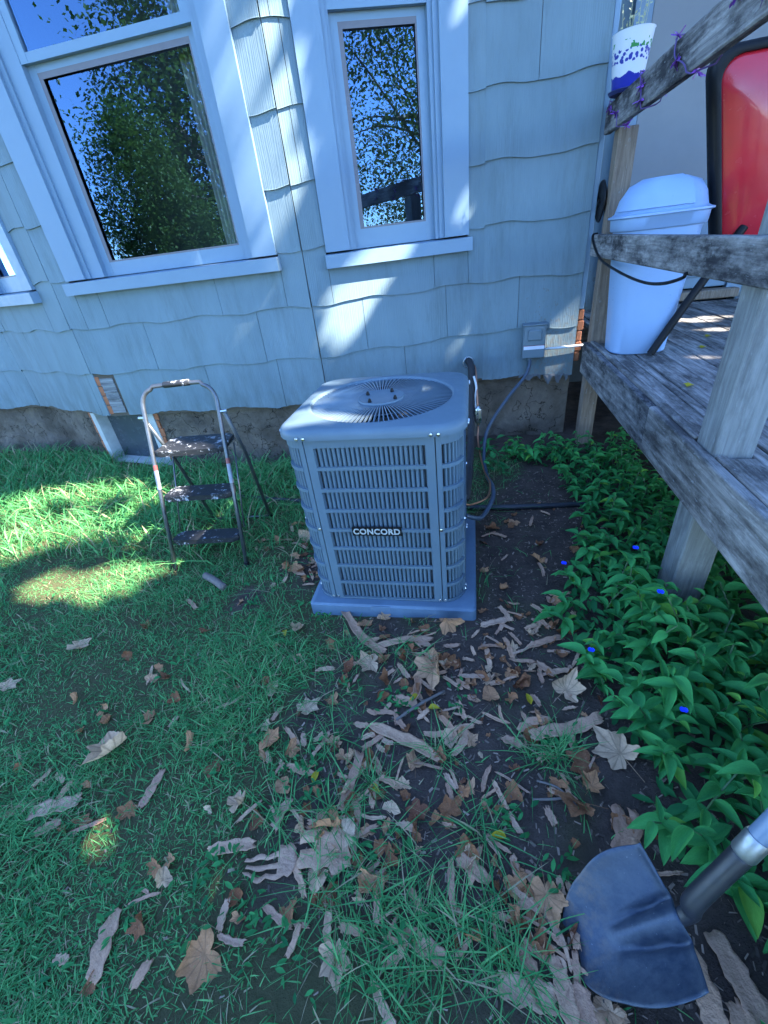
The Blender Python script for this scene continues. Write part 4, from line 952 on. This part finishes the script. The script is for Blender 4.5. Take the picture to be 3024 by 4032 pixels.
# ------------------------------------------------------------------ fallen leaves and bark
def lobed(seed, lobes=5, curl=.25):
    r = random.Random(seed); n = 72; ph = r.uniform(0, 6)
    base = [-.62*pi+1.24*pi*k/(lobes-1)+r.uniform(-.12, .12) for k in range(lobes)]     # lobe directions, 0 = leaf tip
    key = []
    for k, a in enumerate(base):
        mid = 1-.22*abs(a)/(.62*pi); key.append((a, mid*r.uniform(.86, 1.08)))
        if k < lobes-1: key.append(((a+base[k+1])/2+r.uniform(-.08, .08), r.uniform(.50, .68)*(mid+.1)))
    key = [(-pi, .16), (-.86*pi, r.uniform(.40, .55))] + key + [(.86*pi, r.uniform(.40, .55)), (pi, .16)]
    def R(a):
        for (p, rp_), (q, rq) in zip(key[:-1], key[1:]):
            if p <= a <= q: t = (a-p)/(q-p); return (rp_+(rq-rp_)*t)*(1-.06*sin(pi*t))
        return .2
    teeth = [r.uniform(-.07, .05) for _ in range(n)]
    bite = r.uniform(-2.5, 2.5) if r.random() < .6 else 9
    fa, fu, fang = r.uniform(0, 2*pi), r.uniform(-.05, .22), r.uniform(.3, 1.0)*curl*2.4
    ca, sa = cos(fa), sin(fa); vs = [(0, 0, 0)]; k1, k2, k3 = r.uniform(3, 6), r.uniform(3, 6), r.uniform(0, 6)
    for q in (.25, .5, .75, 1.):
        for i in range(n):
            a = -pi+2*pi*(i+.5)/n; rad = R(a)*(1+(teeth[i] if q == 1 else 0))*q*.55
            if abs(a-bite) < .16 and q > .6: rad *= .72
            vs.append((rad*cos(a), rad*sin(a), 0))
    out = []
    for (x, y, _) in vs:
        rr2 = sqrt(x*x+y*y); a = atan2(y, x)
        vein = min(abs((a-b_+pi) % (2*pi)-pi) for b_ in base); z = .10*rr2*min(vein, .5)*2 - .02
        z += curl*(.16*sin(k1*x+k3)*cos(k2*y+ph)+.5*rr2*rr2) + .02*sin(13*x+ph)*sin(11*y)
        u, v = x*ca+y*sa, -x*sa+y*ca
        if u > fu:       # part of the blade curls over
            d = u-fu; th = fang*min(1.6, d/.18); u = fu+d*(sin(th)/th if th > 1e-3 else 1); z += d*((1-cos(th))/th if th > 1e-3 else 0)
        out.append((u*ca-v*sa, u*sa+v*ca, z))
    fs = [(0, 1+i, 1+(i+1) % n) for i in range(n)]
    for k in range(3): fs += [(1+k*n+i, 1+(k+1)*n+i, 1+(k+1)*n+(i+1) % n, 1+k*n+(i+1) % n) for i in range(n)]
    b = len(out); out += [(-.06, -.007, .01), (-.06, .007, .01), (-.55, .05+.006, .02), (-.55, .05-.004, .02)]; fs.append((b, b+1, b+2, b+3))
    zs_ = sorted(v[2] for v in out); mz = zs_[len(zs_)//12]; vein_i = {int((b_+pi)/(2*pi)*n) % n for b_ in base} | {int((b_+pi)/(2*pi)*n+6) % n for b_ in base}
    tint_ = [1.] + [1. if i in vein_i else 0. for q in range(4) for i in range(n)] + [1.]*4
    return [(x, y, z-mz) for x, y, z in out], fs, tint_
def leaf_me(seed, mat, **k):
    v, f, tn = lobed(seed, **k); me = bpy.data.meshes.new("fallen_leaf"); me.from_pydata(v, [], f); me.attributes.new("tint", 'FLOAT', 'POINT').data.foreach_set("value", tn); me.materials.append(mat); me.polygons.foreach_set("use_smooth", [True]*len(me.polygons)); return me
LFB = {m_: [leaf_me(100*i+s, mm, curl=c, lobes=lb) for s, (c, lb) in enumerate(((.25,5),(.5,5),(.8,5),(1.15,5),(.5,3),(.9,3),(.65,5),(1.0,5)))] for i, (m_, mm) in enumerate((("t", M_DRY), ("p", M_DRYP), ("r", M_DRYR)))}
LEAF = [(-.113,1.386,.150,"t",2,"large tan fallen leaf leaning against the pad's front right side"),(-.410,1.425,.088,"p",3,"small curled leaf touching the middle of the pad's front edge"),(-.497,1.374,.100,"t",1,"tan leaf in front of the pad under the bark strip's top"),
(-.808,1.309,.100,"p",3,"pale curled leaf in the grass left of the pad's front corner"),(-.421,1.157,.135,"p",1,"pale lobed leaf on soil midway below the pad"),(-.502,1.115,.085,"r",3,"dark crumpled leaf beside the pale lobed leaf below the pad"),
(-.158,1.156,.200,"t",2,"biggest crumpled brown leaf on bare soil below the pad"),(-.631,.923,.120,"p",0,"flat whitish leaf lying at the grass edge"),(-.726,.784,.115,"t",1,"pinkish grey leaf in grass beside small weeds"),
(-.636,.760,.090,"t",2,"brown leaf overlapped by small green weeds"),(-.190,.762,.090,"t",3,"tan curled leaf below the long bark strip"),(-.162,.632,.100,"r",1,"orange-brown lobed leaf above the tall grass tuft"),
(.185,1.142,.095,"r",3,"rusty cupped leaf on bare soil near the plants"),(.068,1.050,.105,"t",4,"three-pointed brown leaf on the bare soil right of the yellow leaflets"),(.348,1.106,.150,"p",2,"large pale leaf at the edge of the leafy plants"),
(.358,.832,.150,"r",1,"big reddish-brown leaf beside the large grey leaf"),(.472,.875,.185,"p",0,"largest pale grey leaf tucked under the plants"),(.326,.705,.125,"r",3,"copper leaf folded up above the weathered bark slab"),
(-1.314,.694,.190,"p",2,"long pale folded leaf in the left lawn"),(-1.875,1.131,.140,"p",1,"grey lobed leaf in the lawn near the left edge"),(-1.192,.909,.085,"r",4,"small golden-brown leaf alone in the lawn"),
(-.424,.555,.130,"t",2,"brown leaf in the heap above the torn bark piece"),(-.375,.537,.110,"p",4,"greenish pale leaf on top of the leaf heap"),(-.429,.428,.095,"p",4,"heart-shaped pale leaf below the leaf heap"),
(-.275,.428,.100,"t",5,"narrow tan leaf standing beside the tall grass tuft"),(.189,.473,.125,"t",3,"torn tan leaf touching the shovel blade's left side"),(-.340,.281,.115,"p",0,"pale pointed leaf near the bottom centre with a stem"),
(-.884,.259,.090,"r",2,"dark red-brown leaf in the lower left grass"),(-.672,.232,.150,"t",1,"large pinkish-brown leaf in the lower left grass"),(-.020,.548,.095,"r",2,"reddish leaf pair on soil right of the tall grass tuft"),
(-.867,.352,.075,"p",5,"small grey leaf in the lower left lawn"),(-.740,.568,.100,"p",3,"upright curled leaf at the left rim of the leaf heap"),(-2.045,.896,.100,"p",0,"whitish leaf at the left edge of the lawn"),
(.125,.413,.065,"r",3,"small rusty curled leaf left of the shovel tip"),(.120,2.164,.125,"r",2,"rusty leaf on dark soil right of the air conditioner"),(.343,1.868,.110,"t",2,"tan leaf on the soil between the pad and the plants"),
(-1.538,2.10,.140,"t",1,"leaf lying under the stool's lowest tread"),(-1.02,2.05,.13,"p",2,"pale leaf on soil between stool and air conditioner"),(-.969,1.760,.115,"t",1,"brown leaf beside the pad's left side")]
rl = random.Random(5)
for (x, y, s, mm, var, lab) in LEAF:
    o = bpy.data.objects.new("fallen_leaf", LFB[mm][var]); col.objects.link(o); o.location = (x, y, gzf(x, y)+.012+(.008 if x < -.7 else 0)); o.scale = (s, s*(.85+.15*((len(lab)*7) % 10)/10), s)
    o.rotation_euler = (rl.uniform(-.25, .25), rl.uniform(-.25, .25), rl.uniform(0, 2*pi)); tag(o, lab, "leaf", "fallen leaves on the yard")
    if "leaning against" in lab: o.rotation_euler = (radians(52), 0, .2); o.location.z += .028
def bark(a, b, width, curl, seed, split=0):
    r = random.Random(seed); A = Vector((a[0], a[1], 0)); B = Vector((b[0], b[1], 0)); L2 = (B-A).length; t = (B-A)/L2; s = Vector((-t.y, t.x, 0)); n = 14; ph = r.uniform(0, 6); bow = r.uniform(-.05, .05)*L2; curl = min(curl, 1.9 if curl > 1.5 else .55)
    vs = []; M_ = 6
    for i in range(n+1):
        u = i/n; taper = min(1, .62+2.6*u*(1-u)+.15*sin(7*u+ph)); wd = width*taper*(1+.12*sin(19*u+ph)+r.uniform(-.10, .10))
        c = A + t*(u*L2) + s*(bow*sin(pi*u)+.02*L2*sin(5*u+ph)); z = gzf(c.x, c.y)+.007+.05*L2*abs(sin(pi*u*.9+ph))
        for j in range(M_+1):
            v = -1+2*j/M_; jag = r.uniform(-.006, .006) if i in (0, n) else 0
            th = v*curl; off = s*(sin(th)/max(curl, .05)*wd/2) + Vector((0, 0, 1))*((1-cos(th))/max(curl, .05)*wd/2)
            vs.append(c+off+t*jag+Vector((0, 0, z)))
    fs = []
    for i in range(n):
        for j in range(M_):
            if split and i < split and (j in (1, 3, 5) if split == 9 else j == 3): 
                continue
            fs.append((i*(M_+1)+j, i*(M_+1)+j+1, (i+1)*(M_+1)+j+1, (i+1)*(M_+1)+j))
    mb = MB(); mb.add(vs, fs); o = mb.build("bark_strip", M_BARK, None, smooth=True, loc=(a[0], a[1], 0)); md = o.modifiers.new("thickness", 'SOLIDIFY'); md.thickness = .0025; return o
BARK = [(-.368,.893,-.107,.787,.04,.3,0,"long shed bark strip slanting across the bare soil"),(-.388,.787,-.405,.596,.032,.5,0,"curved bark strip running down left of the tan curled leaf"),(-.017,.911,-.062,.808,.028,.8,0,"S-shaped bark piece standing out on the dark soil"),
(.202,.901,.445,1.003,.045,.5,0,"long bark strip reaching into the plants"),(-.612,1.44,-.370,1.210,.040,.5,0,"bark strip leaning across the pad's front left"),(-.438,1.242,-.169,1.302,.035,.3,0,"pale bark strip lying level in front of the pad"),
(-.210,1.107,-.221,1.002,.055,1.9,0,"bark piece curled into a tube on the soil"),(-.580,.608,-.600,.520,.03,.3,7,"forked purplish bark strip in the grass"),(.436,.713,.415,.560,.075,.25,4,"weathered grey bark slab just above the shovel"),
(-.646,.420,-.501,.456,.075,.2,9,"bark piece split into fingers below the leaf heap"),(-.778,.442,-.640,.472,.035,.6,0,"pale bark strip left of the split-finger bark"),(-.974,.280,-.944,.141,.045,.4,0,"long purplish bark strip in the lower left grass"),
(-.175,.356,-.066,.305,.04,.4,0,"purplish bark strip in grass near the bottom centre"),(.062,.286,.183,.282,.05,.4,0,"broad bark piece lying left of the shovel tip"),(.109,.360,.163,.265,.035,.4,0,"upper bark strip crossing the broad piece by the shovel"),
(.195,.360,.220,.240,.04,.5,0,"bark strip nearest the shovel tip"),(-.665,.344,-.658,.278,.02,.3,0,"small pale bark sliver in a sun fleck"),(-.814,.202,-.830,.150,.025,.3,0,"short bark strip near the bottom left"),
(-1.453,.451,-1.317,.525,.045,.4,0,"grey bark strip in the lawn at the left"),(-1.548,.433,-1.50,.480,.03,.3,0,"bark strip cut by the left edge"),(-1.388,.406,-1.325,.454,.03,.3,0,"short bark strip above the sunlit grass fleck"),
(-.50,.475,-.346,.505,.10,.2,4,"broad purple bark sheet under the pale greenish leaf"),(-1.080,.526,-1.074,.645,.03,.4,0,"tan bark strip in the middle of the left lawn"),(.158,.930,.274,.985,.035,.6,0,"bark strip right of the S-shaped piece"),
(.101,.890,.169,.873,.03,.5,0,"short reddish bark chip on the bare soil"),(.218,.686,.237,.639,.022,.3,0,"thin bark chip near the lower weeds"),(.229,.318,.265,.215,.05,.3,0,"bark strip under the shovel's lower edge"),
(.500,.437,.508,.27,.05,.3,0,"bark board lying under the shovel's right side"),(.567,.455,.627,.30,.05,.3,0,"bark board at the lower right under the plants"),(.56,.34,.60,.24,.05,.3,0,"bark board in the bottom right corner"),
(-.456,.589,-.452,.527,.04,.5,0,"short bark piece on the leaf heap"),(-.039,.523,.048,.483,.035,.4,0,"bark strip on soil right of the tall tuft"),(.040,1.397,.163,1.461,.03,.4,0,"bark strip right of the pad's front corner"),
(.228,1.306,.384,1.368,.03,.4,0,"bark strip in the litter at the plants' edge"),(.256,1.237,.318,1.175,.03,.4,0,"bark chip below the litter at the plants' edge"),(-.300,1.015,-.206,.984,.04,.4,0,"flaky bark strip under the small stick")]
for i, (a, b, c, d, wd, cu2, sp2, lab) in enumerate(BARK): tag(bark((a, b), (c, d), wd*1.05, cu2, i, sp2), lab, "bark", "shed bark strips on the yard")
# twigs
for pts_, r_, lab, nm in (([(-.278,.923,.012), (-.2,.985,.02), (-.106,1.057,.014)], .0055, "thin straight stick lying on the bare soil", "twig"), ([(-1.475,1.655,.03), (-1.39,1.61,.035), (-1.31,1.56,.03)], .021, "short thick grey stick in the grass below the stool", "branch_piece"), ([(.18,.703,.01), (.25,.71,.016), (.30,.73,.01)], .004, "thin twig left of the copper folded leaf", "twig"), ([(.20,.76,.01), (.26,.742,.018), (.31,.70,.01)], .0035, "thin twig crossing behind the copper folded leaf", "twig")):
    o = MB().tube(spline([(x, y, z+gzf(x, y)) for x, y, z in pts_], 5), r_, 8).build(nm, M_TWIG, None, smooth=True, loc=(pts_[0][0], pts_[0][1], 0)); tag(o, lab, "stick")
for i, ((x, y), lab) in enumerate((((-.162,.978), "yellow leaflet beside the thin straight stick"), ((.214,1.038), "yellow leaflet right of the three-pointed leaf"), ((-.202,1.027), "yellow leaflet above the thin straight stick"), ((-.326,.683), "yellow leaflet right of the curved bark strip"), ((-.521,.667), "yellow leaflet left of the curved bark strip"), ((.095,.59), "yellow leaflet on soil above the red leaf pair"), ((-.86,1.30), "yellow leaflet in grass beside the pale curled leaf"))):
    o = bpy.data.objects.new("yellow_leaflet", leaf_mesh("yellow_leaflet", M_YEL, 1, .5, .4, .05, 5)); col.objects.link(o); o.location = (x, y, gzf(x, y)+.014); o.scale = (.045,)*3; o.rotation_euler = (0, -.15, i*1.9); tag(o, lab, "leaf", "yellow leaflets on the yard")
# smaller fragments scattered over the litter zone
zone = [(-.3,1.3,.2),(-.1,1.3,.2),(-.45,.62,.2),(-.35,.5,.2),(.2,1.2,.2),(-.3,.8,.25),(-.1,1.1,.25),(.1,.45,.12),(-.1,1.3,.35),(.2,1.35,.25),(-.05,.85,.3),(-.45,.6,.25),(.15,.75,.25),(-.2,.55,.25),(.3,2.1,.25),(-.9,1.75,.15),(-.6,.95,.3),(-.9,.5,.5),(-1.3,.8,.4),(.3,1.5,.15),(-1.05,2.0,.2),(.35,1.25,.15),(.2,.4,.15)]
k = 0
while k < 290:
    zx, zy, zr = rl.choice(zone); x, y = zx+rl.gauss(0, zr*.7), zy+rl.gauss(0, zr*.7)
    if (abs(x+.379) < .43 and abs(y-1.826) < .42) or y < .08 or in_patch(x, y) > .03: continue
    k += 1; o = bpy.data.objects.new("leaf_fragment", LFB[rl.choice("tttrrrp")][rl.randrange(8)]); col.objects.link(o); s = rl.uniform(.03, .095)
    o.location = (x, y, gzf(x, y)+.006); o.scale = (s*rl.uniform(.5, 1), s, s); o.rotation_euler = (rl.uniform(-.5, .5), rl.uniform(-.5, .5), rl.uniform(0, 6.28)); tag(o, "small dry leaf fragment scattered among the larger fallen leaves", "leaf fragment", "small leaf fragments on the yard")
k = 0
while k < 240:
    zx, zy, zr = rl.choice(zone); x, y = zx+rl.gauss(0, zr*.7), zy+rl.gauss(0, zr*.7); L2 = rl.uniform(.03, .11); a = rl.uniform(0, pi)
    if (abs(x+.379) < .47 and abs(y-1.826) < .47) or y < .1 or in_patch(x, y) > .0: continue
    k += 1; o = bark((x-L2*cos(a)/2, y-L2*sin(a)/2), (x+L2*cos(a)/2, y+L2*sin(a)/2), rl.uniform(.008, .024), rl.uniform(.15, .6), 500+k); o.name = "bark_sliver"; tag(o, "narrow bark sliver scattered among the fallen leaves", "bark sliver", "small bark slivers on the yard")
# fine chips and crumbs on the soil
def chips(n, seed):
    r = np.random.default_rng(seed); x = r.uniform(-1.3, .75, n*3); y = r.uniform(.1, 2.9, n*3); s = soilness(x, y); k = (r.uniform(0, 1, n*3) < s*.9+.05) & ~((abs(x+.379) < .40) & (abs(y-1.826) < .40)); x, y = x[k][:n], y[k][:n]; n = len(x)
    L2 = r.uniform(.004, .022, n); wd = L2*r.uniform(.08, .45, n); a = r.uniform(0, 2*pi, n); el = r.uniform(-.3, .3, n); z = gz(x, y)+.004
    d = np.stack([np.cos(a), np.sin(a), el], 1)*L2[:, None]*.5; q = np.stack([-np.sin(a), np.cos(a), r.uniform(-.4, .4, n)], 1)*wd[:, None]*.5; b = np.stack([x, y, z], 1)
    V = np.stack([b-d-q, b+d-q*.6, b+d*.9+q, b-d*.8+q], 1).reshape(-1, 3); return V, (np.arange(n)[:, None]*4+np.arange(4)), np.repeat(r.uniform(0, 1, n)**1.6, 4)
t = NT("litter_chips"); t.set(t.mix(t.n("Attribute", attribute_name="tint").outputs["Fac"], (.06, .042, .032), (.40, .28, .20)), .9)
V, T, a_ = chips(6500, 9); o = bpy.data.objects.new("soil_litter", fast_mesh("soil_litter", V, T, [t.m], a_)); col.objects.link(o); tag(o, "fine brown chips and crumbs scattered on the bare soil", "litter", kind="stuff")

# ------------------------------------------------------------------ trees (shade and window reflections)
PATCH = [(-0.980,3.166,1.173,0.060),(-0.877,3.203,1.192,0.070),(-0.756,3.247,1.215,0.070),(-0.653,3.285,1.234,0.060),(-0.951,3.176,1.038,0.090),(-0.812,3.227,1.052,0.070),(-0.990,3.162,0.905,0.070),(-0.877,3.203,0.959,0.060),(-1.030,3.147,2.216,0.050),(-1.035,3.146,2.129,0.050),(-1.033,3.146,2.038,0.050),(-1.038,3.144,1.944,0.050),(-1.041,3.143,1.821,0.040),(-1.030,3.148,2.310,0.040),(-1.004,3.157,2.571,0.050),(-0.107,3.483,2.502,0.060),(-0.079,3.494,2.559,0.060),(-0.095,3.488,1.675,0.050),(-0.130,3.475,1.596,0.050),(-0.081,3.493,1.534,0.050),(-0.710,3.264,1.446,0.050),(-0.596,3.305,1.447,0.050),(-0.481,3.347,1.456,0.050),(-0.169,3.461,0.745,0.050),(-0.111,3.482,0.828,0.040),(-0.090,3.489,0.941,0.030),(-0.209,3.446,0.676,0.040),(-1.240,3.090,1.450,0.040),(-1.240,3.090,1.560,0.040),(-1.240,3.090,1.670,0.040),(-1.240,3.090,1.780,0.040),(-1.240,3.090,1.890,0.040),(-1.240,3.090,2.000,0.040),(-1.240,3.090,2.110,0.040),(-1.240,3.090,2.220,0.040),(-1.240,3.090,2.330,0.040),(-1.240,3.090,2.440,0.040),(-1.240,3.090,2.550,0.040),(-1.240,3.090,2.660,0.040),(-1.240,3.090,2.770,0.040),(0.590,3.530,0.766,0.085),(0.677,3.530,0.777,0.070),(0.760,3.530,0.805,0.060),(0.636,3.530,0.653,0.085),(0.496,3.530,0.588,0.050),(0.729,3.530,0.701,0.085),(0.440,3.530,0.592,0.040),(0.464,3.530,0.775,0.050),(0.589,3.530,0.955,0.030),(-0.720,1.534,0.930,0.075),(-0.718,1.648,0.930,0.075),(-0.715,1.776,0.930,0.075),(-0.713,1.919,0.930,0.075),(-0.702,2.102,0.930,0.075),(-0.636,2.155,0.930,0.040),(-0.468,1.579,0.930,0.050),(-0.423,1.555,0.930,0.050),(-0.291,1.919,0.930,0.060),(-0.248,1.949,0.930,0.050),(-3.570,2.371,0.040,0.176),(-3.380,2.527,0.040,0.176),(-3.041,2.563,0.040,0.176),(-2.791,2.641,0.040,0.132),(-2.417,2.514,0.040,0.105),(-3.174,2.089,0.040,0.220),(-2.846,2.093,0.040,0.220),(-2.541,2.161,0.040,0.176),(-2.122,1.984,0.040,0.105),(-2.106,1.698,0.040,0.105),(-1.903,1.550,0.040,0.088),(-2.030,1.460,0.040,0.088),(-1.918,1.705,0.040,0.071),(-2.441,1.568,0.040,0.132),(-2.423,1.460,0.040,0.071),(-3.099,1.876,0.040,0.176),(-2.089,2.103,0.040,0.088),(-1.195,0.424,0.040,0.085),(-1.218,0.407,0.040,0.06),(-0.688,0.366,0.040,0.022),(-0.673,0.324,0.040,0.02),(-0.562,0.308,0.040,0.022),(-0.594,0.314,0.040,0.02),(1.576,3.936,0.760,0.100),(1.654,3.781,0.760,0.100),(1.633,3.489,0.760,0.100),(1.286,3.207,0.760,0.080),(1.259,2.867,0.760,0.080),(1.785,3.939,0.760,0.100),(-1.700,1.900,0.450,0.050),(-1.400,2.050,1.000,0.080)]  # chosen sun patches: unseen crown is shaped with leaf gaps along their sun rays
def crown(n, c, rad, size, seed, clump=0, gaps=None):
    r = np.random.default_rng(seed); c = np.array(c); rad = np.array(rad)
    q = r.normal(size=(n, 3)); q /= np.linalg.norm(q, axis=1)[:, None]; q *= (r.uniform(0, 1, n)**(1/2.6))[:, None]
    if clump:
        cc = r.normal(size=(clump, 3)); cc /= np.linalg.norm(cc, axis=1)[:, None]; cc *= (r.uniform(.25, 1, clump)**.5)[:, None]
        q = cc[r.integers(clump, size=n)] + r.normal(size=(n, 3))*.15
    P = c+q*rad
    if gaps is not None:
        S = np.array(SUN); keep = np.ones(n, bool); 
        for (a, b, z, g) in gaps:
            d = P-np.array([a, b, z]); t = d@S; dist = np.linalg.norm(d-t[:, None]*S, axis=1); keep &= dist > g+size*.16
        P = P[keep]; n = len(P)
    a = r.uniform(0, 2*pi, n); el = r.normal(0, .6, n); L2 = r.uniform(.7, 1.2, n)*size
    u = np.stack([np.cos(a)*np.cos(el), np.sin(a)*np.cos(el), np.sin(el)], 1)*L2[:, None]*.5; v = np.stack([-np.sin(a), np.cos(a), r.normal(0, .5, n)], 1)*L2[:, None]*.36
    V = np.stack([P-u, P-u*.1+v, P+u, P-u*.1-v], 1).reshape(-1, 3); return V, np.arange(n)[:, None]*4+np.arange(4), np.repeat(r.uniform(0, 1, n), 4)
def tree(name, base, top, trunk_r, crowns, label, group, seed, gaps=None, size=.2, clump=0):
    t_ = thing(name, (base[0], base[1], 0), label, "tree", group); r = random.Random(seed)
    mb = MB(); mb.tube(spline([(base[0], base[1], -.3), (base[0]+.1, base[1], top*.3), (base[0]*.97+.03*crowns[0][1][0], base[1], top*.6), tuple(crowns[0][1])], 5), [trunk_r*(1.25-.065*k) for k in range(16)], 12); mb.build("trunk", M_TRUNK, t_, smooth=True)
    for k in range(9):
        n, c, rad = crowns[k % len(crowns)]; s0 = Vector((base[0], base[1], top*(.35+.04*k))).lerp(Vector(c), .2); e = Vector(c)+Vector([r.uniform(-.75, .75)*q for q in rad])
        if gaps is None or True:
            MB().tube(spline([s0, s0.lerp(e, .5)+Vector((0, 0, .3)), e], 4), [trunk_r*.34*(1-.1*i) for i in range(9)], 6).build("limb", M_TRUNK, t_, smooth=True)
    parts = [crown(n, c, rad, size, seed+i, clump, gaps) for i, (n, c, rad) in enumerate(crowns)]
    V = np.concatenate([p[0] for p in parts]); off = 0; Ts = []
    for p in parts: Ts.append(p[1]+off); off += len(p[0])
    V = V - np.array([base[0], base[1], 0]); o = bpy.data.objects.new("crown", fast_mesh("crown", V, np.concatenate(Ts), [M_CROWN], np.concatenate([p[2] for p in parts]))); col.objects.link(o); o.parent = t_
    return t_
TG = "yard trees outside the view"
tree("shade_tree", (9.4, 1.2), 7, .30, [(44000, (6.6, 1.9, 7.2), (3.9, 4.2, 3.3)), (20000, (5.4, 4.4, 6.4), (2.8, 2.6, 2.4))], "broad shade tree standing beyond the deck to the right", TG, 31, PATCH, .25)
tree("yard_tree", (-9.7, -8.6), 5, .16, [(20000, (-9.9, -8.4, 3.2), (1.5, 1.6, 2.6)), (8000, (-8.8, -8.2, 2.4), (1.6, 1.4, 1.6))], "tall light green tree behind the viewer mirrored in the wide window", TG, 41, None, .10, 120)
tree("yard_tree", (-11.4, -14.0), 10, .35, [(30000, (-10.6, -14, 5.5), (3.4, 2.6, 5.0))], "dark broad tree behind the viewer mirrored at the right of the wide window", TG, 47, None, .17, 160)
tree("yard_tree", (9.4, -9.6), 8, .13, [(20000, (7.0, -9.0, 4.8), (2.6, 2.8, 4.2))], "open-branched tree behind the viewer mirrored in the narrow window", TG, 53, None, .11, 120)
